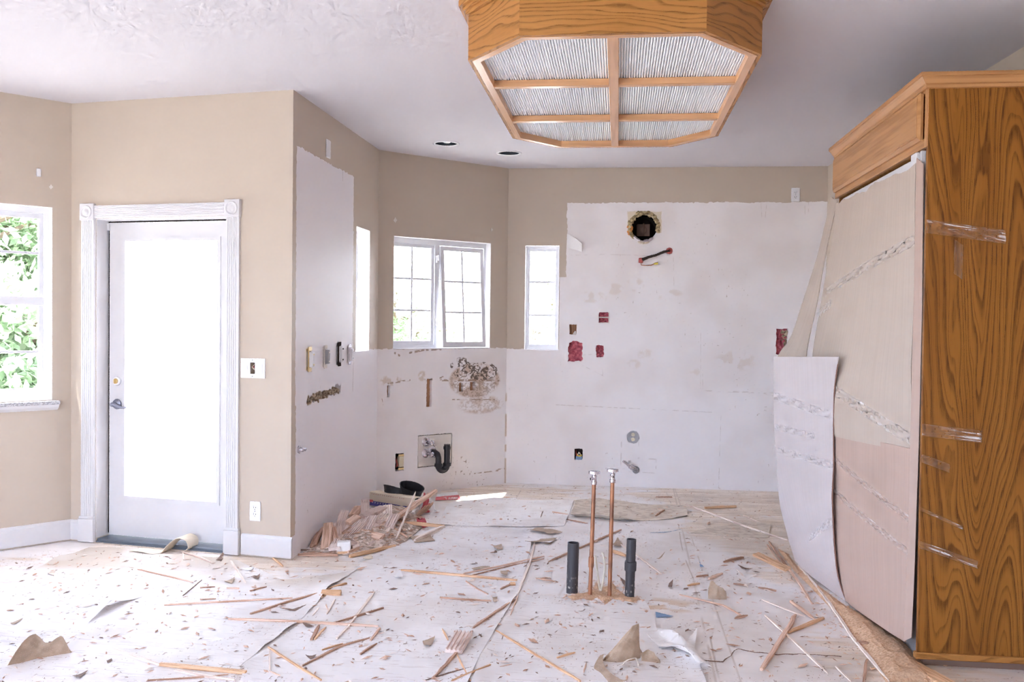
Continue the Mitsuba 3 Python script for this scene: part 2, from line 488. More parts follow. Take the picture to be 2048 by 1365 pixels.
wall('wall_nook', W_nook, 'tan_paint', 'tan angled nook wall with the white sash window at far left', [WIN1], ext=(0.1, 0.1))
wall('wall_door', W_door, 'tan_paint', 'tan wall around the white glazed door', [DOOR], door_holes.values(), ext=(0.1, 0.05), cut=(B, W_return.n))
wall('wall_return', W_return, 'return_wall_paint', 'wall running back from the outside corner, tan paint around a bare white patch', [WIN2], ret_holes.values(), ext=(0.05, 0.1), cut=(B, W_door.n))
wall('wall_diagonal', W_diag, 'diagonal_wall_paint', 'diagonal corner wall, tan above and bare and mouldy below the window', [WIN3], diag_holes.values(), ext=(0.1, 0.1))
wall('wall_back', W_back, 'back_wall_paint', 'back wall, bare wallboard with broken holes under a tan painted band', [WIN4, back_holes.pop('duct')], back_holes.values(), ext=(0.1, 0.12))
wall('wall_right', W_right, 'tan_paint', 'tan right wall behind the oak cabinet', ext=(0.0, 0.0))
LEFT_WINS = [(0.30, 0.25, 1.90, 2.30), (2.10, 0.25, 3.70, 2.30)]
FRONT_WINS = [(3.60, 0.10, 5.20, 2.20), (5.30, 0.10, 6.80, 2.20)]
wall('wall_front', W_front, 'tan_paint', 'wall behind the camera with glazed doors', FRONT_WINS)
wall('wall_left', W_left, 'tan_paint', 'left wall of the nook with large windows', LEFT_WINS, ext=(0.1, 0.1))

room = Polygon([A, B, C, D, E, S, K, G])
outline = room.buffer(0.16, join_style=2)
rec_spots = [(-1.299, 6.855), (-0.873, 7.266)]
ceil_poly = outline.difference(unary_union([Point(*q).buffer(0.083, 24) for q in rec_spots]))
m = extrude(ceil_poly, 0.10)
m.apply_translation((0, 0, H))
struct('ceiling', m, 'ceiling_paint', 'white knockdown textured ceiling')

# ---- the floor: bare plywood with the torn white underlay still stuck on it


def floor_colour(p, n, uv):
    x, y = p.x, p.y
    g = fbm(x * 3.0, y * 26, 0.3, 3)                              # grain of the plywood, along x
    g2 = noise(x * 14, y * 160, 2)
    ply_c = mix((0.66, 0.565, 0.47), (0.78, 0.70, 0.62), smoothstep(0.3, 0.7, g))
    ply_c = mix(ply_c, (0.46, 0.38, 0.30), smoothstep(0.68, 0.85, g2) * 0.5)
    felt = mix((0.77, 0.75, 0.75), (0.70, 0.67, 0.655), smoothstep(0.4, 0.75, fbm(x * 5, y * 5, 7.0)))
    # white residue: most of the floor at left and front; thin, scraped away to the right and by the walls
    k = fbm(x * 1.7 + 3, y * 1.7, 1.2, 3) + 0.22 * noise(x * 9, y * 40, 3) - 0.10
    right = smoothstep(0.25, 1.1, x + 0.25 * (y - 5.0) * 0.5)
    far = smoothstep(6.6, 7.6, y)
    door = blotch(x, y, -2.9, 5.25, 1.3, 0.75)
    corner = blotch(x, y, -1.75, 5.0, 0.7, 0.45)
    cov = smoothstep(0.34, 0.54, k + 0.32 - 0.42 * right - 0.28 * far - 0.34 * door - 0.34 * corner)
    c = mix(ply_c, felt, cov * 0.92)
    dirt = smoothstep(0.42, 0.72, fbm(x * 4.5, y * 5.5, 4.0, 3)) * (0.25 + 0.75 * right)
    c = mix(c, (0.50, 0.43, 0.365), dirt * 0.45)
    rut = (1 - smoothstep(0.0, 0.010, dr.abs(x - 0.42 - 0.02 * (y - 4.6)))) + (1 - smoothstep(0.0, 0.014, dr.abs(x + 0.30 - 0.11 * (y - 4.6)))) * 0.7 + (1 - smoothstep(0.0, 0.008, dr.abs(x - 0.50)))
    c = mix(c, (0.44, 0.37, 0.31), dr.minimum(rut, 1) * smoothstep(0.35, 0.65, noise(x * 12, y * 5, 6.0)) * 0.5)
    # panel joints and scraped lines
    jn = dr.minimum(dr.abs(x - 0.43 - 0.012 * dr.sin(y * 3)), dr.abs(x + 0.79))
    c = mix(c, (0.36, 0.30, 0.25), (1 - smoothstep(0.002, 0.006, jn)) * smoothstep(0.3, 0.6, noise(x * 3, y * 8, 1)) * 0.5)
    stain = blotch(x, y, 0.02, 4.66, 0.55, 0.16) * smoothstep(0.42, 0.62, fbm(x * 9, y * 16, 2.0))
    c = mix(c, (0.52, 0.36, 0.20), stain * 0.6)
    sp = smoothstep(0.86, 0.90, noise(x * 120, y * 90, 5)) * smoothstep(0.45, 0.65, noise(x * 6, y * 6, 9))
    return mix(c, (0.30, 0.22, 0.17), sp * 0.7)


def floor_bump(p, n, uv):
    return fbm(p.x * 20, p.y * 90, 1.0, 2) + 0.6 * noise(p.x * 7, p.y * 7, 4)


scene['plywood'] = bumped(pr(proc(floor_colour), 0.55, 0.3), floor_bump, 0.0012)
m = extrude(outline, 0.10)
m.apply_translation((0, 0, -0.10))
FLOOR = struct('floor', m, 'plywood', 'bare plywood subfloor with torn white underlay and rubble')


def felt_colour(p, n, uv):
    x, y = p.x, p.y
    a = mix((0.76, 0.745, 0.745), (0.68, 0.65, 0.635), smoothstep(0.45, 0.8, fbm(x * 4, y * 4, 3.0)))
    tanned = dr.maximum(blotch(x, y, -2.95, 5.2, 1.25, 0.50), blotch(x, y, -1.9, 4.95, 0.55, 0.35) * 0.7)
    a = mix(a, (0.52, 0.45, 0.375), tanned * smoothstep(0.2, 0.55, fbm(x * 3, y * 3, 9.0)) * 0.95)
    sp = smoothstep(0.87, 0.90, noise(x * 110, y * 80, 5)) * smoothstep(0.45, 0.65, noise(x * 6, y * 6, 9))
    sc = smoothstep(0.74, 0.82, noise(x * 18, y * 130, 3)) * 0.35
    return mix(a, (0.38, 0.31, 0.27), dr.maximum(sp * 0.8, sc * 0.55))


scene['felt'] = bumped(pr(proc(felt_colour), 0.6, 0.3), floor_bump, 0.0008)


def fibre(lo, hi):
    def fn(p, n, uv):
        g = fbm(p.x * 30, p.y * 30, p.z * 30, 3)
        d = smoothstep(0.72, 0.80, noise(p.x * 260, p.y * 260, p.z * 260))
        return mix(mix(lo, hi, smoothstep(0.3, 0.7, g)), (0.55, 0.48, 0.40), d * 0.3)
    return fn


scene['felt_tan'] = bumped(pr(proc(fibre((0.50, 0.43, 0.36), (0.62, 0.55, 0.475))), 0.65, 0.3), floor_bump, 0.0012)
scene['felt_brown'] = pr(proc(fibre((0.35, 0.25, 0.175), (0.45, 0.34, 0.25))), 0.55, 0.35)


# ---- trim -------------------------------------------------------------------------------
def baseboard(name, fr, u0, u1, label, h=0.135, z0=0.012):
    prof = Polygon([(0, z0), (-0.016, z0), (-0.016, h - 0.018), (-0.010, h - 0.004), (-0.006, h), (0, h)])
    m = extrude(prof, u1 - u0)                       # x = w, y = z, z = u
    V = m.vertices
    m = trimesh.Trimesh(np.column_stack([V[:, 2] + u0, V[:, 0], V[:, 1]]), m.faces[:, ::-1], process=False)
    m.fix_normals()
    struct(name, fr.put(m), 'white_trim', label)


baseboard('baseboard_left', W_nook, 0.05, W_nook.L, 'white baseboard under the nook window')
baseboard('baseboard_door_left', W_door, 0.0, 0.072, 'short white baseboard left of the door casing')
baseboard('baseboard_right', W_door, 1.218, W_door.L + 0.014, 'white baseboard between the door casing and the outside corner')

TR = thing('trim_1', 'white fluted door casing with corner blocks', 'door casing')
labels[TR] = {'label': 'white fluted door casing with rosette corner blocks', 'kind': 'structure'}


def fluted(fr, u0, u1, z0, z1, horiz=False):
    """A casing board with five flutes in its face."""
    wd = (z1 - z0) if horiz else (u1 - u0)
    t, pts = 0.020, [(0, 0), (0, -0.018)]
    pitch = wd / 6.4
    for k in range(5):
        c = wd / 2 + (k - 2) * pitch
        r = pitch * 0.36
        for a in np.linspace(0, np.pi, 7):
            pts.append((c - r * math.cos(a), -t + r * 0.8 * math.sin(a)))
    pts += [(wd, -0.018), (wd, 0)]
    m = extrude(Polygon(pts).buffer(0), (u1 - u0) if horiz else (z1 - z0))
    V = m.vertices
    if horiz:
        m = trimesh.Trimesh(np.column_stack([V[:, 2] + u0, V[:, 1], V[:, 0] + z0]), m.faces, process=False)
    else:
        m = trimesh.Trimesh(np.column_stack([V[:, 0] + u0, V[:, 1], V[:, 2] + z0]), m.faces, process=False)
    m.fix_normals()
    return fr.put(m)


def rosette(fr, u0, z0, s):
    base = rbox(u0, u0 + s, -0.028, 0, z0, z0 + s * 1.02, 0.003)
    ring = lathe([(s * .40, 0), (s * .40, .004), (s * .36, .007), (s * .32, .004), (s * .28, .001), (s * .2, .001), (s * .16, .004), (s * .08, .007), (0.0005, .008)], (u0 + s / 2, -0.028, z0 + s / 2), (0, -1, 0), 28)
    return fr.put(cat([base, ring]))


obj('side_casing', fluted(W_door, 0.088, 0.180, 0.165, 2.012), 'white_trim', TR)
obj('side_casing', fluted(W_door, 1.110, 1.196, 0.165, 2.012), 'white_trim', TR)
obj('head_casing', fluted(W_door, 0.182, 1.108, 2.022, 2.098, True), 'white_trim', TR)
obj('corner_block', rosette(W_door, 0.081, 2.008, 0.102), 'white_trim', TR)
obj('corner_block', rosette(W_door, 1.100, 2.010, 0.102), 'white_trim', TR)
for u0, u1 in ((0.074, 0.186), (1.105, 1.206)):
    obj('plinth_block', cat([W_door.box(u0, u1, 0.006, 0.150, -0.030, 0, 0.003), W_door.box(u0 + 0.002, u1 - 0.002, 0.150, 0.166, -0.024, 0, 0.003)]), 'white_trim', TR)
obj('jamb', cat([W_door.box(0.180, 0.1885, 0.03, 2.02, 0.0, 0.15), W_door.box(1.106, 1.113, 0.03, 2.02, 0.0, 0.15), W_door.box(0.18, 1.112, 2.012, 2.02, 0.0, 0.15)]), 'white_trim', TR)
scene['threshold_metal'] = pr((0.16, 0.19, 0.23), 0.4, 0.5, 0.6)
obj('threshold', cat([W_door.box(0.190, 1.106, 0.004, 0.026, 0.005, 0.145, 0.004), W_door.box(0.190, 1.106, 0.0, 0.012, -0.004, 0.008)]), 'threshold_metal', TR)
obj('subfloor_edge', W_door.box(0.185, 1.11, 0.0, 0.004, -0.02, 0.15), 'felt_tan', TR)

# ---- the door: white frame, one large pane
DR = thing('door_1', 'white glazed door with a full-height pane, slightly recessed', 'door')
labels[DR] = {'label': 'white exterior door with one tall overexposed pane', 'kind': 'structure'}
w0, w1 = 0.100, 0.144
d0, d1, dz0, dz1 = 0.2015, 1.104, 0.032, 2.004
g0, g1, gz0, gz1 = 0.322, 0.981, 0.286, 1.886
frame_poly = sbox(d0, dz0, d1, dz1).difference(sbox(g0, gz0, g1, gz1))
obj('door_slab', W_door.slab(frame_poly, w0, w1), 'white_trim', DR)
lip = sbox(g0 - 0.020, gz0 - 0.020, g1 + 0.020, gz1 + 0.020).difference(sbox(g0, gz0, g1, gz1))
obj('pane_moulding', W_door.slab(lip, w0 - 0.010, w0), 'white_trim', DR)
obj('pane', W_door.put(grid_sheet(lambda a, b: (g0 + (g1 - g0) * a, 0.122, gz0 + (gz1 - gz0) * b), 1, 1)), 'glass_pane', DR)
obj('weatherstrip', cat([W_door.box(0.1886, d0 + 0.002, 0.04, 1.955, 0.109, 0.12), W_door.box(0.19, 1.106, 2.0045, 2.012, 0.104, 0.12)]), 'dark_gap', DR)
obj('hinge_tab', W_door.box(0.1886, 0.205, 1.955, 1.995, 0.090, 0.099), 'white_trim', DR)
scene['pewter'] = pr((0.26, 0.27, 0.33), 0.34, 0.5, 0.7)
hd = obj('door_handle', W_door.put(cat([
    lathe([(0.0005, 0.0), (0.030, 0.0), (0.033, 0.004), (0.031, 0.010), (0.022, 0.014), (0.013, 0.017), (0.012, 0.045), (0.0005, 0.046)], (0.262, w0, 0.862), (0, -1, 0), 28),
    tube([(0.262 + 0.001, w0 - 0.045, 0.862), (0.285, w0 - 0.052, 0.858), (0.315, w0 - 0.050, 0.848), (0.345, w0 - 0.046, 0.846), (0.362, w0 - 0.044, 0.848)], [0.013, 0.0115, 0.008, 0.006, 0.004], 12),
    lathe([(0.0005, 0.0), (0.013, 0.0), (0.014, 0.012), (0.009, 0.020), (0.0005, 0.021)], (0.262, w0 - 0.040, 0.862), (0, -1, 0), 20)])), 'pewter', DR, smooth=35)
labels[hd] = {'label': 'pewter lever handle on a round rose'}
db = obj('deadbolt', W_door.put(cat([
    lathe([(0.0005, 0.0), (0.027, 0.0), (0.029, 0.005), (0.026, 0.013), (0.020, 0.016), (0.0005, 0.016)], (0.262, w0, 1.008), (0, -1, 0), 28)])), 'white_plastic', DR, smooth=35)
obj('thumb_turn', W_door.put(cat([
    lathe([(0.0005, 0), (0.017, 0), (0.017, 0.004), (0.0005, 0.005)], (0.262, w0 - 0.016, 1.008), (0, -1, 0), 20),
    rbox(0.259, 0.265, w0 - 0.034, w0 - 0.018, 0.992, 1.024, 0.002)])), 'brass', db, smooth=35)


# ---- windows ----------------------------------------------------------------------------
def window(name, fr, win, label, muntins_v=(), muntins_h=(), rails=(), fw=0.040, w=0.075, sash=True):
    u0, z0, u1, z1 = win
    k = thing(name, label, 'window')
    labels[k] = {'label': label, 'kind': 'structure'}
    ring = sbox(u0, z0, u1, z1).difference(sbox(u0 + fw * .55, z0 + fw * .7, u1 - fw * .55, z1 - fw * .7))
    obj('frame', fr.slab(ring, w, w + 0.060), 'vinyl_white', k)
    ring = sbox(u0 + fw * .55, z0 + fw * .7, u1 - fw * .55, z1 - fw * .7).difference(sbox(u0 + fw, z0 + fw * 1.3, u1 - fw, z1 - fw * 1.25))
    obj('sash', fr.slab(ring, w + 0.012, w + 0.042), 'vinyl_white', k)
    for a, b in rails:
        obj('meeting_rail', fr.box(u0 + fw * .5, u1 - fw * .5, a, b, w + 0.004, w + 0.045, 0.003), 'vinyl_white', k)
    for c in muntins_v:
        obj('muntin', fr.box(c - 0.009, c + 0.009, z0 + fw * 1.2, z1 - fw * 1.2, w + 0.020, w + 0.030, 0.002), 'vinyl_white', k)
    for c in muntins_h:
        obj('muntin', fr.box(u0 + fw * .9, u1 - fw * .9, c - 0.008, c + 0.008, w + 0.019, w + 0.031, 0.002), 'vinyl_white', k)
    obj('pane', fr.put(grid_sheet(lambda a, b: (u0 + fw * .9 + (u1 - u0 - fw * 1.8) * a, w + 0.0345, z0 + fw + (z1 - z0 - fw * 2) * b), 1, 1)), 'glass_pane', k)
    return k


def reveal(key, fr, win, w):
    u0, z0, u1, z1 = win
    t = 0.003
    obj('reveal', cat([fr.box(u0, u0 + t, z0, z1, 0.002, w), fr.box(u1 - t, u1, z0, z1, 0.002, w), fr.box(u0, u1, z1 - t, z1, 0.002, w), fr.box(u0, u1, z0, z0 + t, 0.002, w)]), 'reveal_white', key)


scene['reveal_white'] = pr((0.80, 0.79, 0.79), 0.5, 0.3)
WN = window('window_1', W_nook, WIN1, 'white double hung sash window with green trees outside at far left', (1.64,), (1.80, 1.19), [(1.478, 1.532)], fw=0.055, w=0.06)
scene['granite'] = bumped(pr(proc(lambda p, n, uv: mix((0.30, 0.30, 0.32), (0.55, 0.55, 0.57), smoothstep(0.35, 0.65, noise(p.x * 210, p.y * 210, p.z * 210)))), 0.35, 0.5), orange_peel, 0.0002)
s1 = obj('stool', W_nook.box(1.10, 2.124, 0.868, 0.890, -0.055, 0.06, 0.003), 'granite', WN)
labels[s1] = {'label': 'grey speckled stone window sill'}
ap = Polygon([(-0.048, 0.868), (-0.040, 0.85), (-0.014, 0.832), (0, 0.83), (0, 0.868)])
m = extrude(ap, 1.0)
V = m.vertices
m = trimesh.Trimesh(np.column_stack([V[:, 2] + 1.12, V[:, 0], V[:, 1]]), m.faces, process=False)
m.fix_normals()
obj('apron', W_nook.put(m), 'white_trim', WN)
W2 = window('window_2', W_return, WIN2, 'narrow sidelight seen edge-on in the return wall', (), (1.48, 1.78), fw=0.030, w=0.10)
W4 = window('window_4', W_back, WIN4, 'narrow three pane window in the back wall', (), (1.470, 1.760), fw=0.036, w=0.07)

reveal(WN, W_nook, WIN1, 0.06)
reveal(W2, W_return, WIN2, 0.10)
reveal(W4, W_back, WIN4, 0.07)
# corner window: a fixed sash at left, and the right sash tilted into the room at its foot
W3 = thing('window_3', '', 'window')
labels[W3] = {'label': 'corner window of two gridded sashes, the right one tilted inward', 'kind': 'structure'}
reveal(W3, W_diag, WIN3, 0.07)
u0, z0, u1, z1 = WIN3
um = 0.600
ring = sbox(u0, z0, u1, z1).difference(unary_union([sbox(u0 + .022, z0 + .03, um - .022, z1 - .045), sbox(um + .022, z0 + .03, u1 - .024, z1 - .045)]))
obj('frame', W_diag.slab(ring, 0.070, 0.135), 'vinyl_white', W3)


def sash_meshes(ua, ub, za, zb, wa, st=0.026):
    ring = sbox(ua, za, ub, zb).difference(sbox(ua + st, za + st * 1.3, ub - st, zb - st))
    cv = (ua + ub) / 2
    hz = [za + st + (zb - za - 2 * st) * f for f in (1 / 3, 2 / 3)]
    body = W_diag.slab(ring, wa, wa + 0.026)
    bars = [W_diag.box(cv - .007, cv + .007, za + st, zb - st, wa + .006, wa + .018, .002)] + [W_diag.box(ua + st * .9, ub - st * .9, q - .007, q + .007, wa + .005, wa + .019, .002) for q in hz]
    pane = W_diag.put(grid_sheet(lambda a, b: (ua + st * .9 + (ub - ua - st * 1.8) * a, wa + .021, za + st + (zb - za - 2 * st) * b), 1, 1))
    return body, bars, pane


body, bars, pane = sash_meshes(u0 + .022, um - .020, z0 + .030, z1 - .045, 0.088)
sk = obj('fixed_sash', body, 'vinyl_white', W3)
for q in bars:
    obj('muntin', q, 'vinyl_white', sk)
obj('pane', pane, 'glass_pane', sk)
body, bars, pane = sash_meshes(um + .024, u1 - .040, z0 + .010, z1 - .050, 0.060, 0.034)
hinge = W_diag.pt(um, z1 - 0.05, 0.062)
R = trimesh.transformations.rotation_matrix(math.radians(-3.8), [W_diag.d[0], W_diag.d[1], 0], hinge)
sk = obj('tilted_sash', body.apply_transform(R), 'vinyl_white', W3)
for q in bars:
    obj('muntin', q.apply_transform(R), 'vinyl_white', sk)
obj('pane', pane.apply_transform(R), 'glass_pane', sk)
for zc in (1.40, 1.92):
    obj('latch', W_diag.put(cat([rbox(um - .012, um + .008, .055, .074, zc - .03, zc + .03, .003), rbox(um - .004, um + .004, .042, .058, zc - .012, zc + .035, .002)])), 'white_plastic', W3)
obj('sill_board', W_diag.box(u0 - .0, u1 + .0, z0 - .004, z0 + .006, 0.0, 0.07, .002), 'white_trim', W3)
for i, wn in enumerate(LEFT_WINS):
    window(f'window_{5 + i}', W_left, wn, f'large window of the left wall', ((wn[0] + wn[2]) / 2,), (), fw=0.05, w=0.06)

for i, wn in enumerate(FRONT_WINS):
    window(f'window_{8 + i}', W_front, wn, 'tall glazed opening behind the camera', ((wn[0] + wn[2]) / 2,), (), fw=0.05, w=0.06)

# ================================================================== outdoors
scene['patio'] = diffuse((0.62, 0.60, 0.57))
m = bx(-40, 40, -30, 60, -0.40, -0.30)
struct('ground', m, 'patio', 'pale paved ground outside the windows')


def leaf_colour(p, n, uv):
    return mix((0.28, 0.39, 0.23), (0.50, 0.60, 0.42), cell_rand(dr.floor(p.x * 9), dr.floor(p.y * 9), dr.floor(p.z * 9)))


scene['leaves'] = {'type': 'principledthin', 'base_color': proc(leaf_colour), 'roughness': 0.5, 'diff_trans': 0.9, 'specular' if False else 'spec_trans': 0.0}
scene['bark'] = diffuse((0.20, 0.15, 0.11))


def tree(x, y, h, r, n, label, seed, low=0.25):
    g = np.random.default_rng(seed)
    k = thing('garden_tree', label, 'tree')
    trunk = [tube([(x, y, -0.32), (x + .1, y, h * .3), (x - .05, y + .1, h * .6), (x + .1, y, h * .85)], [.17, .13, .08, .03], 8)]
    cen = []
    for i in range(14):
        a, t = g.uniform(0, 2 * np.pi), g.uniform(low, .8)
        q = np.array([x, y, h * t])
        e = q + np.array([math.cos(a), math.sin(a), .35]) * r * g.uniform(.5, .95)
        trunk.append(tube([q, (q + e) / 2 + [0, 0, .12], e], [.05, .035, .012], 6))
        cen.append(e)
    obj('trunk', cat(trunk), 'bark', k)
    c = np.array(cen)[g.integers(0, len(cen), n)] + np.clip(g.normal(0, r * .27, (n, 3)), -r * .6, r * .6)
    s = g.uniform(.035, .075, n)[:, None]
    a = g.normal(size=(n, 3))
    a /= np.linalg.norm(a, axis=1, keepdims=True)
    b = np.cross(a, g.normal(size=(n, 3)))
    b /= np.linalg.norm(b, axis=1, keepdims=True)
    V = np.stack([c - a * s * 1.6, c + b * s * .7, c + a * s * 1.6, c - b * s * .7], 1).reshape(-1, 3)
    i = np.arange(n)[:, None] * 4
    F = np.vstack([i + [0, 1, 2], i + [0, 2, 3]])
    q = obj('foliage', trimesh.Trimesh(V, F, process=False), 'leaves', k)
    labels[q] = {'label': 'pale green leaves', 'kind': 'stuff'}


for i, (x, y, h, r, n, lab, low) in enumerate([(-9.4, 12.6, 4.6, 1.9, 22000, 'leafy green tree filling the nook window at far left', .08), (-15.0, 19.5, 6.2, 2.3, 9000, 'tall tree farther off behind the nook window', .15),
                                               (-7.2, 19.0, 5.5, 1.6, 5000, 'pale tree beyond the glass of the door', .3), (-4.1, 16.5, 2.3, 1.1, 2600, 'low leafy shrub behind the left sash of the corner window', .2),
                                               (-2.0, 20.5, 2.6, 1.2, 2600, 'low shrub behind the right sash of the corner window', .2), (-0.5, 17.0, 3.6, 1.0, 2200, 'slim tree behind the narrow back window', .2),
                                               (-7.25, 10.9, 1.7, 0.9, 6000, 'low shrub at the foot of the nook window, outside', .1)]):
    tree(x, y, h, r, n, lab, 40 + i, low)

# ================================================================== materials of the objects


def oak_fn(p, n, uv):
    u, v = uv.x, uv.y
    w = fbm(u * 2.2, v * 7.0, 0.0, 3)
    t = v * 34.0 + w * 7.0 + 0.8 * dr.sin(u * 3.0 + v * 5.0)
    f = t - dr.floor(t)
    ring = smoothstep(0.55, 0.86, f) * (1 - smoothstep(0.90, 1.0, f))
    fleck = smoothstep(0.60, 0.80, noise(u * 26, v * 520, 1.0)) * 0.55
    c = mix((0.43, 0.205, 0.062), (0.36, 0.160, 0.043), noise(u * 3, v * 16, 2))
    return mix(c, (0.20, 0.082, 0.022), dr.minimum(ring * 0.60 + fleck * (0.25 + ring), 1))


def oak_cathedral(p, n, uv):
    """Flat-sawn plywood veneer: nested cathedral arches up the middle, straight grain beside them."""
    z, x = p.z, p.x
    w = fbm(x * 7.0, z * 1.1, 0.0, 3) - 0.5
    w2 = fbm(x * 22.0, z * 2.4, 4.0, 2) - 0.5
    u = x - 1.60 + 0.12 * (noise(z * 0.8, 3.0) - 0.5)
    u2 = x - 1.37 + 0.06 * (noise(z * 1.1, 9.0) - 0.5)
    a = 0.80 * (z - 1.2) + dr.sqrt(dr.square(u) * 30.0 + 0.02) * 1.3
    b = 0.50 * (z - 0.4) - dr.sqrt(dr.square(u2) * 34.0 + 0.02) * 1.0
    k = smoothstep(1.38, 1.50, x + 0.08 * w)
    t = (a * k + b * (1 - k)) * 5.2 + w * 2.6 + w2 * 0.7
    f = t - dr.floor(t)
    ring = smoothstep(0.50, 0.90, f) * (1 - smoothstep(0.91, 1.0, f))
    t2 = t * 2.0 + 0.5 + w2
    f2 = t2 - dr.floor(t2)
    ring = dr.maximum(ring, 0.6 * smoothstep(0.60, 0.90, f2) * (1 - smoothstep(0.92, 1.0, f2)))
    fleck = smoothstep(0.58, 0.80, noise(x * 520, z * 22, 1.0))
    c = mix((0.300, 0.124, 0.026), (0.238, 0.090, 0.017), noise(x * 14, z * 2, 2))
    return mix(c, (0.105, 0.034, 0.007), dr.minimum(ring * 0.68 + fleck * (0.12 + 0.35 * ring), 1))


scene['oak'] = pr(proc(oak_fn), 0.42, 0.22)
scene['oak_plain'] = pr(proc(lambda p, n, uv: mix((0.47, 0.245, 0.10), (0.38, 0.18, 0.065), smoothstep(0.35, 0.8, fbm(uv.x * 2.5, uv.y * 60, 1.0, 3)))), 0.36, 0.45)
scene['oak_satin'] = pr(proc(lambda p, n, uv: mix((0.56, 0.31, 0.15), (0.46, 0.235, 0.10), smoothstep(0.35, 0.8, fbm(uv.x * 2.5, uv.y * 60, 1.0, 3)))), 0.26, 0.8)
scene['oak_veneer'] = pr(proc(oak_cathedral), 0.42, 0.22)


def raw_fn(p, n, uv):
    g = fbm(uv.x * 8, uv.y * 130, 1.0, 2)
    return mix((0.72, 0.52, 0.41), (0.50, 0.31, 0.215), smoothstep(0.35, 0.75, g))


def pale_fn(p, n, uv):
    g = fbm(uv.x * 8, uv.y * 150, 2.0, 2)
    return mix((0.82, 0.73, 0.66), (0.58, 0.45, 0.38), smoothstep(0.45, 0.8, g))


def orange_fn(p, n, uv):
    g = fbm(uv.x * 8, uv.y * 150, 3.0, 2)
    return mix((0.72, 0.47, 0.29), (0.47, 0.265, 0.14), smoothstep(0.35, 0.75, g))


def brown_fn(p, n, uv):
    g = fbm(uv.x * 8, uv.y * 150, 4.0, 2)
    return mix((0.56, 0.36, 0.26), (0.30, 0.165, 0.11), smoothstep(0.3, 0.75, g))


def weathered_fn(p, n, uv):
    g = fbm(uv.x * 5, uv.y * 75, 5.0, 3)
    b = fbm(uv.x * 14, uv.y * 14, 8.0, 2)
    return mix(mix((0.74, 0.63, 0.585), (0.62, 0.49, 0.445), smoothstep(0.4, 0.7, g)), (0.36, 0.25, 0.21), smoothstep(0.62, 0.8, b) * 0.6)


scene['wood_pale'], scene['wood_pink'], scene['wood_brown'] = pr(proc(pale_fn), 0.6, 0.3), pr(proc(raw_fn), 0.6, 0.3), pr(proc(brown_fn), 0.6, 0.3)
scene['wood_orange'], scene['wood_weathered'] = pr(proc(orange_fn), 0.55, 0.3), pr(proc(weathered_fn), 0.65, 0.3)
scene['wood_dark'] = pr((0.20, 0.13, 0.10), 0.6, 0.3)


def card_fn(base, dark):
    def fn(p, n, uv):
        g = noise(p.x * 4, p.y * 150, p.z * 2.5)
        return mix(base, dark, smoothstep(0.3, 0.8, g) * 0.30 + 0.45 * smoothstep(0.5, 0.85, fbm(p.x * 3, p.y * 3, p.z * 3)))
    return fn


scene['cardboard'] = pr(proc(card_fn((0.50, 0.42, 0.36), (0.44, 0.365, 0.305))), 0.6, 0.3)
scene['cardboard_brown'] = pr(proc(card_fn((0.48, 0.355, 0.30), (0.41, 0.30, 0.245))), 0.6, 0.3)
scene['cardboard_white'] = pr(proc(card_fn((0.56, 0.51, 0.515), (0.51, 0.465, 0.46))), 0.5, 0.35)


def tape_opacity(p, n, uv):
    """Clear film that whitens where it is creased: thin streaks along the strip."""
    a = noise(uv.x * 9, uv.y * 260, 1.0)
    b = noise(uv.x * 16 + uv.y * 90, uv.y * 60, 5.0)
    streak = smoothstep(0.74, 0.80, a) * smoothstep(0.40, 0.6, noise(uv.x * 14, 2.0))
    crease = (1 - smoothstep(0.0, 0.03, dr.abs(b - 0.5))) * smoothstep(0.45, 0.65, noise(uv.x * 10, uv.y * 30, 7.0))
    return 0.035 + 0.62 * dr.maximum(streak, crease)


scene['tape_clear'] = {'type': 'mask', 'opacity': proc(tape_opacity), 'b': {'type': 'twosided', 'bsdf': {'type': 'principled', 'base_color': rgb(0.88, 0.87, 0.88), 'roughness': 0.2, 'specular': 0.8}}}
scene['diffuser_plastic'] = pr((0.80, 0.81, 0.82), 0.35, 0.5)
scene['copper'] = pr(proc(lambda p, n, uv: mix((0.46, 0.215, 0.12), (0.26, 0.125, 0.08), smoothstep(0.4, 0.7, fbm(p.x * 30, p.y * 30, p.z * 9)))), 0.42, 0.5, 0.6)
scene['copper_bright'] = pr((0.70, 0.40, 0.27), 0.28, 0.5, 0.9)
scene['cream_plastic'] = pr((0.72, 0.64, 0.47), 0.4, 0.5)
scene['box_grey'] = pr((0.33, 0.33, 0.35), 0.5, 0.4, 0.3)
scene['box_blue'] = pr((0.16, 0.26, 0.42), 0.45, 0.4)
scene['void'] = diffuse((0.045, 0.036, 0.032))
scene['gypsum'] = pr((0.70, 0.66, 0.62), 0.8, 0.2)
scene['gypsum_brown'] = pr(proc(lambda p, n, uv: mix((0.50, 0.41, 0.31), (0.20, 0.145, 0.10), smoothstep(0.35, 0.65, fbm(p.x * 60, p.y * 60, p.z * 60)))), 0.8, 0.2)
scene['rubble_dust'] = pr(proc(lambda p, n, uv: mix((0.62, 0.52, 0.45), (0.36, 0.27, 0.215), smoothstep(0.35, 0.65, fbm(p.x * 60, p.y * 60, p.z * 60)))), 0.8, 0.2)
scene['pink_wool'] = diffuse(proc(lambda p, n, uv: mix((0.62, 0.20, 0.235), (0.40, 0.085, 0.12), smoothstep(0.3, 0.7, fbm(p.x * 55, p.y * 55, p.z * 55)))))
scene['stud_wood'] = pr(proc(lambda p, n, uv: mix((0.44, 0.25, 0.15), (0.26, 0.13, 0.07), smoothstep(0.3, 0.7, noise(p.x * 120, p.y * 120, p.z * 6)))), 0.7, 0.2)
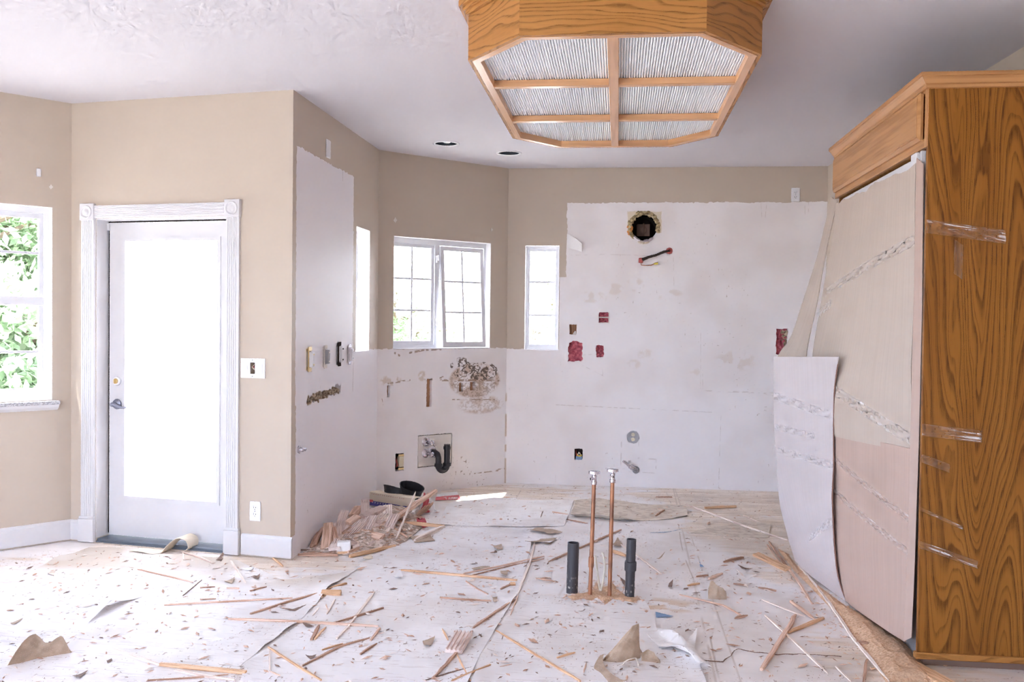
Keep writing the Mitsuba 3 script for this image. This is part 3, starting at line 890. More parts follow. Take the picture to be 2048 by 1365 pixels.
scene['foam_tan'] = pr(proc(lambda p, n, uv: mix((0.55, 0.45, 0.27), (0.24, 0.18, 0.09), smoothstep(0.35, 0.65, fbm(p.x * 70, p.y * 70, p.z * 70)))), 0.8, 0.2)
scene['foam_orange'] = pr((0.62, 0.28, 0.09), 0.7, 0.2)
scene['paper_cream'] = pr((0.70, 0.62, 0.50), 0.7, 0.2)
scene['paper_white'] = pr((0.80, 0.79, 0.79), 0.6, 0.3)
scene['wire_yellow'] = pr((0.75, 0.60, 0.10), 0.4, 0.4)
scene['wire_white'] = pr((0.72, 0.68, 0.58), 0.4, 0.4)
scene['wire_red'] = pr((0.42, 0.09, 0.08), 0.4, 0.4)
scene['print_blue'] = pr((0.10, 0.09, 0.32), 0.45, 0.4)
scene['print_red'] = pr((0.58, 0.11, 0.13), 0.45, 0.4)
scene['fridge_white'] = pr((0.66, 0.67, 0.69), 0.35, 0.5)
scene['fridge_grey'] = pr((0.22, 0.22, 0.23), 0.4, 0.5)

# ================================================================== octagonal ceiling light box
LX0, LX1, LY0, LY1, LZ = -0.636, 0.558, 3.511, 5.780, 2.50
CHX, CHY = 0.248, 0.318


def octa(i=0.0):
    """The octagon's corners, inset by i."""
    base = Polygon([(LX0 + CHX, LY0), (LX1 - CHX, LY0), (LX1, LY0 + CHY), (LX1, LY1 - CHY), (LX1 - CHX, LY1), (LX0 + CHX, LY1), (LX0, LY1 - CHY), (LX0, LY0 + CHY)])
    q = base.buffer(-i, join_style=2) if i else base
    c = list(q.exterior.coords)[:-1]
    k = min(range(len(c)), key=lambda j: (c[j][0] - (LX0 + CHX)) ** 2 + (c[j][1] - LY0) ** 2)
    c = c[k:] + c[:k]
    area = sum(c[j][0] * c[(j + 1) % 8][1] - c[(j + 1) % 8][0] * c[j][1] for j in range(8))
    return c if area > 0 else [c[0]] + c[:0:-1]


def prism8(lo, hi, z0, z1):
    """Hull of a four-sided piece between the outline points lo (outer pair) and hi (inner pair)."""
    P = [(x, y, z) for x, y in (*lo, *hi) for z in (z0, z1)]
    return trimesh.convex.convex_hull(np.array(P))


LB = thing('ceiling_light_box', 'large octagonal oak ceiling light box with six ribbed diffusers', 'ceiling light')
o0, o1, o2 = octa(0), octa(0.018), octa(0.050)
ocr = octa(-0.040)
for j in range(8):
    a, b = o0[j], o0[(j + 1) % 8]
    ax = (b[0] - a[0], b[1] - a[1], 0)
    wood('side_panel', prism8((a, b), (o1[j], o1[(j + 1) % 8]), LZ - 0.005, H), ax, 'oak', LB)
    wood('frame_rail', prism8((o1[j], o1[(j + 1) % 8]), (o2[j], o2[(j + 1) % 8]), LZ - 0.007, LZ + 0.030), ax, 'oak_satin', LB)
    m2 = octa(-0.012)
    steps = [((m2[j], m2[(j + 1) % 8]), (o1[j], o1[(j + 1) % 8]), 2.682, 2.700), ((octa(-0.024)[j], octa(-0.024)[(j + 1) % 8]), (o1[j], o1[(j + 1) % 8]), 2.699, 2.716), ((ocr[j], ocr[(j + 1) % 8]), (o1[j], o1[(j + 1) % 8]), 2.715, H)]
    wood('crown_moulding', cat([prism8(*s) for s in steps]), ax, 'oak', LB)
wood('centre_bar', rbox(-0.058, -0.013, LY0 + 0.045, LY1 - 0.045, LZ - 0.006, LZ + 0.028, 0.002), (0, 1, 0), 'oak_satin', LB)
BARS = ((4.272, 4.312), (5.008, 5.052))
inner = Polygon(o2)
for y0, y1 in BARS:
    for xa, xb in ((LX0 + 0.045, -0.058), (-0.013, LX1 - 0.045)):
        wood('cross_bar', rbox(xa, xb, y0, y1, LZ - 0.004, LZ + 0.028, 0.002), (1, 0, 0), 'oak_satin', LB)
ys = [LY0 + 0.03, BARS[0][0], BARS[1][0], LY1 - 0.03]


def ribbed(x0, x1, y0, y1):
    """A diffuser panel: ribs run along y, the outline clipped to the octagon."""
    pitch, clip = 0.0115, Polygon(octa(0.030))
    P, F = [], []
    n = int((x1 - x0) / pitch)
    xs = np.linspace(x0, x1, n * 4 + 1)
    zs = LZ + 0.028 + 0.0130 * np.tile([1, .10, 0, .10], n + 1)[:len(xs)]
    for x, z in zip(xs, zs):
        s = clip.intersection(shapely.geometry.LineString([(x, y0), (x, y1)]))
        if s.is_empty or s.length < 1e-6:
            a = b = (y0 + y1) / 2
        else:
            a, b = s.bounds[1], s.bounds[3]
        P += [(x, a, z), (x, b, z), (x, a, LZ + 0.042), (x, b, LZ + 0.042)]
    for i in range(len(xs) - 1):
        q = i * 4
        F += [[q, q + 1, q + 4], [q + 1, q + 5, q + 4], [q + 2, q + 6, q + 3], [q + 3, q + 6, q + 7], [q, q + 4, q + 6], [q, q + 6, q + 2], [q + 1, q + 3, q + 7], [q + 1, q + 7, q + 5]]
    return trimesh.Trimesh(P, F, process=False)


for r in range(3):
    for xa, xb in ((LX0 + 0.03, -0.030), (-0.040, LX1 - 0.03)):
        q = obj('diffuser_panel', ribbed(xa, xb, ys[r], ys[r + 1] + 0.02), 'diffuser_plastic', LB)
        labels[q] = {'label': 'white ribbed plastic diffuser panel'}

# ---- two recessed lights
scene['can_dark'] = pr((0.035, 0.045, 0.06), 0.45, 0.4)
scene['bulb_white'] = pr((0.80, 0.83, 0.84), 0.25, 0.5)
for i, (x, y) in enumerate(rec_spots):
    k = thing('recessed_light', ('recessed ceiling light nearer the return wall, left of the pair' if i == 0 else 'recessed ceiling light in front of the back wall corner, right of the pair'), 'recessed light', 'recessed lights in the ceiling')
    obj('trim_ring', lathe([(.080, -.001), (.098, -.001), (.100, -.004), (.096, -.007), (.084, -.006), (.080, -.001)], (x, y, H), (0, 0, 1), 40), 'white_plastic', k, smooth=40)
    obj('housing', lathe([(.082, -.001), (.081, .10), (.075, .16), (.0005, .165)], (x, y, H), (0, 0, 1), 32), 'can_dark', k, smooth=40)
    obj('bulb', lathe([(.0005, .002 + .012 * i), (.022, .004 + .012 * i), (.036, .016 + .01 * i), (.042, .035), (.038, .06), (.022, .09), (.020, .15)], (x + .006, y + .004, H), (0, 0, 1), 28), 'bulb_white', k, smooth=50)

# ================================================================== oak refrigerator cabinet at right
CX, CY0, CY1 = 1.250, 3.978, 5.600
XR = 1.90                                                     # to the right wall
CB = thing('refrigerator_cabinet', 'tall oak refrigerator cabinet standing against the right wall', 'cabinet')
obj('side_panel', rbox(CX, XR, CY0, CY0 + 0.020, 0.060, 2.40, 0.0015), 'oak_veneer', CB)
wood('side_panel', rbox(CX + 0.02, 1.72, CY1 - 0.020, CY1, 0.060, 2.40, 0.0015), (0, 0, 1), 'oak', CB)
wood('corner_stile', rbox(CX - 0.004, CX + 0.016, CY0 + 0.001, CY0 + 0.034, 2.150, 2.392, 0.0015), (0, 0, 1), 'oak_plain', CB)
wood('upper_box', bx(CX + 0.014, 1.70, CY0 + 0.022, CY1 - 0.022, 2.150, 2.395), (0, 1, 0), 'oak', CB)
wood('face_frame', cat([rbox(CX - 0.003, CX + 0.015, CY0 + 0.034, CY1, 2.150, 2.188, .0015), rbox(CX - 0.003, CX + 0.015, CY0 + 0.034, CY1, 2.374, 2.396, .0015), rbox(CX + 0.012, CX + 0.020, CY0 + 0.034, CY0 + 0.070, 2.187, 2.375, .001),
                        rbox(CX - 0.003, CX + 0.015, CY1 - 0.03, CY1, 2.187, 2.375, .001)]), (0, 1, 0), 'oak_plain', CB)
dy0, dy1 = 4.032, 5.590
door = cat([rbox(CX - 0.014, CX - 0.002, dy0, dy1, 2.183, 2.378, .001), trimesh.convex.convex_hull(np.array(
    [(CX - 0.014, y, z) for y in (dy0 + .002, dy1 - .002) for z in (2.185, 2.382)] + [(CX - 0.022, y, z) for y in (dy0 + .014, dy1 - .014) for z in (2.197, 2.370)])),
    rbox(CX - 0.0245, CX - 0.020, dy0 + .020, dy1 - .020, 2.203, 2.364, .001)])
wood('door', door, (0, 1, 0), 'oak_plain', CB)
wood('base_strip', rbox(CX - 0.010, XR, CY0 - 0.012, CY0 + 0.02, 0.034, 0.061, 0.003), (1, 0, 0), 'oak', CB)
obj('toe_kick', bx(CX + 0.03, XR, CY0 + 0.02, CY0 + 0.06, 0.0, 0.060), 'wood_dark', CB)
prof = [(0.0, 2.384), (0.012, 2.386), (0.014, 2.398), (0.020, 2.402), (0.030, 2.416), (0.036, 2.426), (0.042, 2.428), (0.042, 2.443), (0.0, 2.443)]
ring = []
for o, z in prof:
    ring.append([(XR, CY0 - o, z), (CX - o, CY0 - o, z), (CX - o, CY1 + 0.004, z), (XR - .1, CY1 + 0.004, z)])
ring = np.array(ring)
for s, ax in ((0, (1, 0, 0)), (1, (0, 1, 0))):
    V = ring[:, [s, s + 1]].reshape(-1, 3)
    F = []
    for i in range(len(prof)):
        j = (i + 1) % len(prof)
        F += [[2 * i, 2 * i + 1, 2 * j + 1], [2 * i, 2 * j + 1, 2 * j]]
    cap = [[2 * i, 2 * (i + 1), 0] for i in range(1, len(prof) - 1)] + [[1, 2 * (i + 1) + 1, 2 * i + 1] for i in range(1, len(prof) - 1)]
    m = trimesh.Trimesh(V, F + cap, process=False)
    m.fix_normals()
    wood('crown_moulding', m, ax, 'oak_plain', CB)
obj('top_board', bx(CX, XR, CY0, CY1, 2.40, 2.415), 'wood_dark', CB)

FR = thing('refrigerator', 'white refrigerator behind the cardboard, only its top edge showing under the oak door', 'refrigerator')
obj('body', rbox(1.275, 1.80, 4.07, 5.52, 0.0, 2.125, 0.01), 'fridge_grey', FR)
obj('hinge_cover', rbox(1.236, 1.300, 4.085, 4.155, 2.082, 2.146, 0.006), 'fridge_white', FR)
obj('hinge_post', rbox(1.248, 1.268, 4.052, 4.066, 1.98, 2.146, 0.002), 'fridge_white', FR)
obj('grille', rbox(1.262, 1.28, 4.17, 5.48, 2.06, 2.135, 0.003), 'fridge_white', FR)


# ---- cardboard taped over the refrigerator
def rows_at(rows, t):
    r = np.array(rows)
    s = np.linspace(0, 1, len(r))
    return np.array([np.interp(t, s, r[:, k]) for k in range(3)])


def smooth_rows(rows, k=24):
    from scipy.interpolate import PchipInterpolator
    r = np.array(rows)
    d = np.r_[0, np.cumsum(np.linalg.norm(np.diff(r, axis=0), axis=1))]
    return PchipInterpolator(d / d[-1], r)(np.linspace(0, 1, k))


def card(rows, bulge=0.0, wob=0.004, seed=0, ragged=0.0):
    """Surface between two edges given from the top down; S(a, b): a across from the far to the near edge, b downward."""
    Lr, Rr = smooth_rows(rows[0]), smooth_rows(rows[1])

    def Sf(a, b):
        p = rows_at(Lr, b) * (1 - a) + rows_at(Rr, b) * a
        q = np.array([[a * 5, b * 7, seed]])
        p[0] -= bulge * math.sin(math.pi * a) + wob * (meshkit.noise(q)[0] - .5) * 2
        if ragged:
            p[2] -= ragged * max(0, 1 - b * 12) * meshkit.fbm(np.array([[a * 14, seed, 1.0]]), 3)[0]
        return p
    return Sf


STICKS = [
    ([(-2.642, 4.866), (-2.227, 4.671)], 0.0108, 1, 'pink splinter lying left of the door threshold in the open floor'),
    ([(-2.168, 4.436), (-2.202, 4.723)], 0.0065, 4, 'dark grey sliver pointing up right in front of the door'),
    ([(-2.186, 4.275), (-1.61, 4.479)], 0.0129, 1, 'long pinkish strip almost level before the door, its right end at the orange block'),
    ([(-1.792, 4.12), (-1.447, 4.129), (-1.073, 4.121)], 0.0177, 1, 'long pinkish brown wood strip lying level across the middle left floor'),
    ([(-2.148, 3.687), (-1.989, 3.609), (-1.82, 3.527)], 0.0193, 0, 'pale tapering wood lath at lower left, its right end meeting an orange lath'),
    ([(-1.822, 3.532), (-1.633, 3.511), (-1.445, 3.496)], 0.0261, 3, 'thick orange split lath at lower left'),
    ([(-1.79, 3.374), (-1.602, 3.432), (-1.509, 3.476)], 0.0102, 2, 'thin reddish strip along the bottom edge at lower left'),
    ([(-1.737, 3.485), (-1.567, 3.437), (-1.459, 3.422)], 0.0179, 0, 'pale lath crossing under the thick orange lath at lower left'),
    ([(-2.146, 4.581), (-2.077, 4.61)], 0.0102, 2, 'short brown splinter under the door, left of its twin'),
    ([(-2.007, 4.594), (-1.94, 4.595)], 0.0135, 1, 'short stubby pink splinter right of the door trim foot'),
    ([(-2.054, 4.386), (-1.983, 4.413)], 0.0098, 1, 'short pink splinter just below the long level strip under the door'),
    ([(-2.583, 5.272), (-2.416, 5.156), (-2.302, 5.061)], 0.0152, 0, 'bent pale splinter lying against the door threshold paper curl'),
    ([(-2.578, 5.273), (-2.489, 5.098)], 0.0095, 0, 'tiny pale upright sliver below the threshold paper curl'),
    ([(-2.266, 5.204), (-1.951, 4.705)], 0.0133, 0, 'slanting pale strip leading down from the right foot of the door trim'),
    ([(-1.867, 4.562), (-1.814, 4.652)], 0.0133, 2, 'short brown splinter right of the pale slanting strip'),
    ([(-1.718, 4.206), (-1.612, 4.412), (-1.499, 4.592)], 0.0157, 2, 'brown wood strip rising right to the small orange block'),
    ([(-1.485, 4.648), (-1.418, 4.769)], 0.0198, 3, 'short orange lath lying in the mouth of the torn paper seam'),
    ([(-1.212, 3.932), (-1.208, 4.087), (-1.231, 4.651)], 0.0137, 0, 'pale grey strip standing out by crossing two pink strips at a steep angle'),
    ([(-1.293, 4.131), (-1.234, 4.212), (-1.119, 4.39)], 0.0148, 2, 'pink brown strip crossed by the pale grey steep strip'),
    ([(-1.316, 3.904), (-1.343, 4.088)], 0.0178, 2, 'left half of a split brown lath below the long level strip'),
    ([(-1.305, 3.912), (-1.307, 4.079)], 0.0133, 3, 'right half of a split lath below the long level strip'),
    ([(-1.252, 3.605), (-1.165, 3.851), (-1.072, 3.966)], 0.0132, 2, 'long brown strip rising right at the lower middle left'),
    ([(-1.232, 3.792), (-1.167, 3.881)], 0.0108, 3, 'short orange strip lying along the top of a long brown strip'),
    ([(-1.058, 3.764), (-1.022, 3.903)], 0.0130, 2, 'short brown splinter right of the long rising brown strip'),
    ([(-1.058, 3.936), (-1.061, 4.102)], 0.0129, 1, 'short pale pink splinter below the right end of the long level strip'),
    ([(-1.466, 3.788), (-1.288, 3.616), (-1.13, 3.47)], 0.0126, 3, 'orange pink strip slanting down to the bottom edge left of centre'),
    ([(-1.46, 3.782), (-1.364, 3.54)], 0.0085, 0, 'pale upright strip meeting the top of the slanting orange strip'),
    ([(-1.36, 3.53), (-1.305, 3.495)], 0.0075, 1, 'tiny pink sliver under the pale upright strip'),
    ([(-1.421, 4.228), (-1.431, 4.407)], 0.0086, 0, 'first of two short pale slivers under the small orange block'),
    ([(-1.361, 4.26), (-1.393, 4.496)], 0.0111, 0, 'second longer pale sliver under the small orange block'),
    ([(-1.434, 4.456), (-1.38, 4.327)], 0.0080, 1, 'tiny pink sliver between the two pale slivers under the orange block'),
    ([(-1.994, 5.212), (-1.873, 5.052)], 0.0142, 3, 'short orange splinter in front of the wall corner baseboard'),
    ([(-1.205, 5.073), (-0.906, 5.027), (-0.526, 4.966)], 0.0206, 3, 'long pale orange lath lying level left of the black pipes'),
    ([(-0.833, 5.059), (-0.629, 5.272), (-0.423, 5.512)], 0.0143, 1, 'thin pink strip rising right above the long level lath'),
    ([(-0.781, 5.036), (-0.599, 5.266), (-0.418, 5.454)], 0.0107, 2, 'thin brown strip lying close below a pink rising strip'),
    ([(-0.511, 5.853), (-0.492, 5.418), (-0.495, 4.932), (-0.495, 4.729)], 0.0153, 0, 'long pale flaking strip hanging down left of the thick black pipe'),
    ([(-0.491, 4.712), (-0.492, 4.518), (-0.495, 4.376)], 0.0108, 1, 'crooked pink strip continuing below the pale flaking strip'),
    ([(-0.5, 4.616), (-0.579, 4.371), (-0.639, 4.165)], 0.0173, 2, 'dark pink strip running down left from the crooked pink strip'),
    ([(-0.638, 4.117), (-0.668, 3.786), (-0.703, 3.547)], 0.0170, 2, 'brown strip leaning past the grooved wood block toward the bottom edge'),
    ([(-0.777, 4.131), (-0.725, 3.992)], 0.0099, 3, 'orange strip end poking out above the grooved wood block'),
    ([(-0.66, 3.834), (-0.611, 3.698), (-0.554, 3.548)], 0.0090, 3, 'orange strip end running out below the grooved wood block'),
    ([(-0.627, 3.537), (-0.568, 3.624), (-0.5, 3.726)], 0.0122, 3, 'pale orange strip at the bottom edge right of the grooved block'),
    ([(-0.732, 3.527), (-0.649, 3.622), (-0.562, 3.7)], 0.0074, 4, 'thin dark sliver at the bottom edge under the grooved block'),
    ([(-0.533, 4.147), (-0.33, 3.871), (-0.127, 3.605)], 0.0127, 3, 'long orange strip slanting down right to the bottom edge at centre'),
    ([(-0.492, 4.039), (-0.493, 4.105)], 0.0047, 4, 'bent nail standing in the long slanting orange strip'),
    ([(-0.235, 3.844), (-0.163, 3.919)], 0.0130, 3, 'short orange dowel piece lying alone at the lower centre'),
    ([(-0.879, 4.6), (-0.748, 4.586), (-0.615, 4.582)], 0.0157, 2, 'level pink brown strip left of the crooked pink strip'),
    ([(-0.798, 4.914), (-0.715, 4.785), (-0.647, 4.697)], 0.0096, 2, 'thin brown sliver slanting down right above the level pink brown strip'),
    ([(-0.594, 4.795), (-0.544, 4.906)], 0.0130, 2, 'short brown splinter beside a tiny orange block'),
    ([(-0.428, 5.031), (-0.304, 4.972)], 0.0135, 2, 'short brown splinter just left of the foot of the thick black pipe'),
    ([(-0.387, 5.389), (-0.273, 5.633), (0.038, 6.302)], 0.0153, 2, 'long thin brown strip passing behind the copper pipes'),
    ([(-0.459, 3.715), (-0.414, 3.749)], 0.0051, 1, 'faint pink sliver near the bottom edge at centre'),
    ([(-0.119, 3.7), (-0.111, 3.805)], 0.0065, 1, 'tiny pink sliver left of the big brown paper curl'),
    ([(-0.018, 5.687), (0.066, 5.59)], 0.0302, 3, 'orange red stick poking out behind the jointed black pipe'),
    ([(0.028, 5.901), (0.149, 5.568), (0.26, 5.221)], 0.0145, 0, 'thin white strip passing behind the jointed black pipe'),
    ([(0.335, 4.84), (0.542, 4.684), (0.607, 4.543)], 0.0126, 1, 'thin pink strip right of the jointed black pipe with a pointed orange tip'),
    ([(0.571, 4.485), (0.639, 4.541)], 0.0184, 2, 'short orange brown chip at the end of a thin pink strip'),
    ([(0.389, 5.013), (0.454, 5.061)], 0.0170, 3, 'short orange stub right of the jointed black pipe'),
    ([(0.452, 5.2), (0.518, 5.241)], 0.0141, 2, 'small brown stub above the felt scrap'),
    ([(0.516, 5.159), (0.6, 5.285)], 0.0209, 1, 'curled pink shaving above the standing felt scrap'),
    ([(0.64, 5.09), (0.708, 5.063)], 0.0138, 2, 'short brown stub right of the standing felt scrap'),
    ([(0.764, 5.034), (0.846, 4.982)], 0.0171, 2, 'short brown stub left of the sawdust strip'),
    ([(0.747, 4.816), (0.829, 4.687), (0.914, 4.567)], 0.0127, 0, 'thin pale strip ending on an orange crosspiece at right'),
    ([(0.889, 4.804), (0.951, 4.52)], 0.0216, 1, 'short pink lath ending at the orange crosspiece at right'),
    ([(0.789, 4.31), (0.999, 4.55)], 0.0241, 3, 'orange crosspiece stick at right with torn left end'),
    ([(0.869, 4.575), (0.799, 4.367), (0.598, 3.825)], 0.0264, 1, 'thick pinkish white split lath slanting down left at lower right'),
    ([(0.724, 4.553), (0.797, 4.185), (0.859, 3.831)], 0.0136, 0, 'long pale strip crossing under the thick pinkish lath at lower right'),
    ([(0.637, 5.542), (0.766, 5.667)], 0.0266, 2, 'rolled brown shaving lying right of the copper pipes'),
    ([(0.692, 5.405), (0.717, 5.251)], 0.0103, 0, 'tiny pale sliver right of the rolled brown shaving'),
    ([(0.909, 3.915), (0.933, 3.758)], 0.0101, 0, 'pale strip end at the bottom edge near the sawdust'),
    ([(0.676, 7.142), (0.916, 7.241)], 0.0391, 3, 'solid orange stick lying near the back wall at right'),
    ([(0.539, 7.274), (0.909, 6.524), (1.119, 6.175)], 0.0179, 0, 'long pale lath running from the torn sheet to the cardboard'),
    ([(0.931, 6.929), (1.03, 6.657)], 0.0137, 0, 'short pale sliver beside the long pale lath near the cardboard'),
    ([(0.29, 6.802), (0.366, 7.032)], 0.0181, 2, 'short brown stub on the torn tan sheet behind the copper pipes'),
    ([(0.323, 7.547), (0.452, 7.569)], 0.0153, 2, 'small brown sliver near the back wall behind the pipes'),
    ([(0.989, 6.112), (0.989, 5.775), (0.995, 5.475)], 0.0182, 2, 'brown splintered strip at the left edge of the sawdust'),
    ([(0.963, 6.027), (0.964, 5.711), (0.969, 5.549)], 0.0108, 1, 'thin pink splinter beside the brown strip at the edge of the sawdust'),
    ([(0.995, 5.475), (0.997, 5.127), (0.992, 4.778)], 0.0161, 1, 'tapering pink strip down the left edge of the sawdust'),
    ([(1.067, 5.542), (1.08, 4.825), (1.066, 4.245), (1.084, 3.78)], 0.0177, 0, 'very long pale strip running along the sawdust to the bottom edge'),
    ([(1.13, 4.32), (1.168, 4.103), (1.182, 3.857)], 0.0327, 0, 'thick pale shard lying on the sawdust by the cabinet'),
    ([(1.072, 4.226), (1.132, 4.178)], 0.0291, 2, 'chunky brown splinter on the sawdust by the cardboard'),
    ([(0.983, 3.765), (1.057, 4.01)], 0.0157, 2, 'brown strip end at the bottom edge beside the sawdust'),
    ([(1.143, 4.052), (1.236, 3.802)], 0.0162, 3, 'orange brown board edge at the foot of the oak cabinet'),
    ([(-0.464, 6.815), (-0.349, 6.745)], 0.0137, 1, 'thin pink sliver on the pale floor behind the thick black pipe'),
    ([(-0.347, 6.573), (-0.194, 6.467)], 0.0132, 2, 'brown sliver lying just left of the left copper pipe'),
    ([(-0.536, 6.609), (-0.536, 6.84)], 0.0079, 4, 'tiny dark sliver on the pale floor left of the copper pipes'),
    ([(-1.387, 5.669), (-1.335, 5.638)], 0.0117, 1, 'tiny pink sliver at the front of the rubble heap'),
]
SHEET_LEFT = [(-3.226, 4.525), (-3.218, 4.764), (-3.21, 5.029), (-3.192, 5.297), (-3.025, 5.299), (-2.671, 5.233), (-2.273, 5.179), (-1.981, 4.982), (-1.798, 4.806), (-1.586, 4.839), (-1.435, 5.09), (-1.455, 4.96), (-1.483, 4.648), (-1.466, 4.443), (-1.458, 4.091), (-1.468, 4.02), (-1.481, 3.873), (-1.504, 3.595), (-1.371, 3.088), (-2.125, 2.981)]
SHEET_MID = [(-1.49, 5.282), (-1.356, 5.596), (-1.209, 6.124), (-0.606, 6.194), (-0.484, 6.154), (-0.353, 6.045), (-0.41, 5.829), (-0.528, 5.863), (-0.494, 4.82), (-0.522, 4.395), (-0.561, 3.849), (-0.563, 3.203), (-1.35, 3.091), (-1.483, 3.587), (-1.462, 3.863), (-1.442, 4.094), (-1.446, 4.454), (-1.465, 4.633), (-1.439, 4.963)]
SHEET_CENTRE = [(-0.454, 4.736), (-0.2, 4.722), (0.155, 4.717), (0.193, 4.428), (0.192, 4.269), (0.267, 4.28), (0.345, 3.982), (0.38, 3.336), (-0.551, 3.204), (-0.549, 3.851), (-0.506, 4.382)]
SHEET_BACK = [(-1.248, 6.574), (-1.278, 7.057), (-1.138, 7.288), (-0.798, 7.306), (-0.76, 7.25), (-0.328, 7.305), (-0.341, 6.659), (-0.352, 6.36), (-0.581, 6.291), (-1.2, 6.25)]
SHEET_TAN = [(-0.006, 7.403), (0.119, 7.301), (0.226, 7.239), (0.541, 7.255), (0.526, 6.842), (0.389, 6.715), (0.209, 6.634), (0.032, 6.554), (-0.326, 6.662), (-0.31, 7.267)]
SHEET_DARK = [(0.499, 6.288), (0.648, 6.465), (0.951, 6.709), (1.085, 6.634), (1.0, 6.226), (0.759, 6.258)]
SHEET_CARD = [(-1.341, 7.517), (-1.192, 7.498), (-0.831, 7.608), (-0.338, 7.696), (-0.13, 7.642), (-0.324, 7.39), (-0.763, 7.355), (-1.171, 7.369)]
CRACK = [(0.346, 3.918), (0.449, 3.904), (0.539, 4.065), (0.664, 4.017), (0.791, 4.042), (0.996, 4.036)]
SAWDUST = [(1.016, 5.956), (1.056, 5.836), (1.061, 5.464), (1.099, 5.114), (1.154, 4.794), (1.248, 4.513), (1.301, 4.197), (1.288, 4.073), (1.282, 3.809), (1.072, 3.778), (1.077, 4.214), (1.071, 4.749), (1.047, 5.116), (1.022, 5.436)]
SAWDUST2 = [(-0.246, 4.715), (-0.213, 4.773), (-0.162, 4.799), (-0.115, 4.86), (-0.1, 5.014), (-0.061, 4.924), (-0.008, 5.008), (0.024, 4.882), (0.06, 4.797), (0.14, 4.74), (0.103, 4.667), (0.044, 4.7), (-0.007, 4.717), (-0.041, 4.611), (-0.083, 4.706), (-0.122, 4.649), (-0.158, 4.694), (-0.203, 4.662)]
FLAKES = [
    ([(-0.761, 5.706), (-0.72, 5.611), (-0.687, 5.641), (-0.71, 5.753)], 0.02, 'crumpled brown paper curl left of the pale flaking strip, farthest back'),
    ([(-0.64, 5.131), (-0.593, 5.117), (-0.587, 5.016), (-0.62, 5.021)], 0.03, 'round crumpled brown paper knob beside the long level lath'),
    ([(-0.016, 5.827), (0.015, 6.035), (0.047, 5.877), (0.018, 5.794)], 0.03, 'folded brown paper bit behind the right copper pipe'),
    ([(0.246, 5.537), (0.286, 5.638), (0.302, 5.665), (0.26, 5.539)], 0.02, 'small brown paper flake right of the jointed black pipe'),
    ([(-0.583, 6.138), (-0.528, 6.268), (-0.456, 6.219), (-0.35, 6.147), (-0.435, 6.075)], 0.03, 'torn brown paper tear curling up behind the thick black pipe'),
    ([(-0.564, 5.777), (-0.482, 5.926), (-0.375, 5.971), (-0.408, 5.803), (-0.469, 5.846)], 0.02, 'ragged torn paper lip on the floor left of the thick black pipe'),
    ([(-1.202, 4.92), (-1.192, 5.043), (-1.153, 4.947), (-1.147, 4.831)], 0.03, 'pale folded paper scrap beside the left end of the long level lath'),
    ([(-0.808, 5.168), (-0.761, 5.218), (-0.71, 5.226), (-0.715, 5.161), (-0.782, 5.129)], 0.012, 'shredded brown paper strip above the long level lath'),
    ([(-1.324, 5.87), (-1.207, 5.947), (-1.143, 5.79), (-1.257, 5.717)], 0.006, 'flat pale paper scrap under the angled brown boards'),
    ([(-1.481, 5.306), (-1.451, 5.382), (-1.415, 5.294), (-1.448, 5.242)], 0.012, 'crumpled yellowish flake in front of the rubble heap'),
    ([(0.2, 4.528), (0.244, 4.504), (0.281, 4.471), (0.199, 4.451)], 0.004, 'flat blue scrap in front of the jointed black pipe'),
    ([(0.495, 5.519), (0.512, 5.41), (0.49, 5.417)], 0.01, 'tiny blue shard right of the jointed black pipe'),
    ([(0.292, 5.036), (0.316, 5.079), (0.304, 4.962), (0.283, 4.959)], 0.015, 'small dark curled flake right of the jointed black pipe foot'),
    ([(0.231, 6.244), (0.332, 6.275), (0.444, 6.369), (0.35, 6.293)], 0.006, 'long blue grey sliver lying behind the jointed black pipe'),
    ([(-1.434, 4.124), (-1.363, 4.078), (-1.395, 4.059)], 0.01, 'small dark pink paper flake above the split lath'),
    ([(-0.832, 3.956), (-0.783, 3.989), (-0.783, 3.901), (-0.813, 3.896)], 0.014, 'orange brown bark chip left of the grooved block'),
    ([(-1.275, 3.708), (-1.234, 3.726), (-1.242, 3.679)], 0.01, 'dark ragged flake left of the long rising brown strip'),
    ([(-1.611, 4.307), (-1.546, 4.302), (-1.508, 4.387), (-1.524, 4.274)], 0.012, 'dark curled flake under the brown rising strip'),
    ([(-0.614, 4.624), (-0.591, 4.645), (-0.585, 4.561), (-0.602, 4.575)], 0.012, 'tiny triangular brown flake at the end of the level pink brown strip'),
    ([(0.709, 5.474), (0.747, 5.436), (0.787, 5.421), (0.741, 5.392)], 0.01, 'dark curled flake near the rolled brown shaving'),
    ([(-2.74, 3.913), (-2.727, 3.986), (-2.709, 3.903)], 0.012, 'small brown paper tip on the white floor at far left'),
    ([(-2.095, 3.365), (-2.068, 3.426), (-2.058, 3.355)], 0.012, 'dark folded flake at the bottom edge at lower left'),
    ([(-3.076, 4.705), (-3.079, 4.787), (-3.018, 4.674)], 0.012, 'grey paper bit right of the curled scrap at far left'),
    ([(-2.296, 5.107), (-2.328, 5.289), (-2.266, 5.134)], 0.02, 'crumpled dark leaf like flake at the right foot of the door trim'),
    ([(-2.065, 4.706), (-2.044, 4.787), (-2.013, 4.676)], 0.01, 'brown flake below the right foot of the door trim'),
    ([(-1.951, 4.802), (-1.934, 4.865), (-1.907, 4.77)], 0.01, 'dark forked flake in front of the wall corner'),
    ([(-2.08, 4.966), (-2.022, 4.996), (-2.012, 4.914)], 0.008, 'pale pink flake in front of the baseboard by the outlet'),
    ([(0.029, 5.093), (0.088, 5.004), (0.055, 4.942)], 0.01, 'dark flake behind the foot of the jointed black pipe'),
]
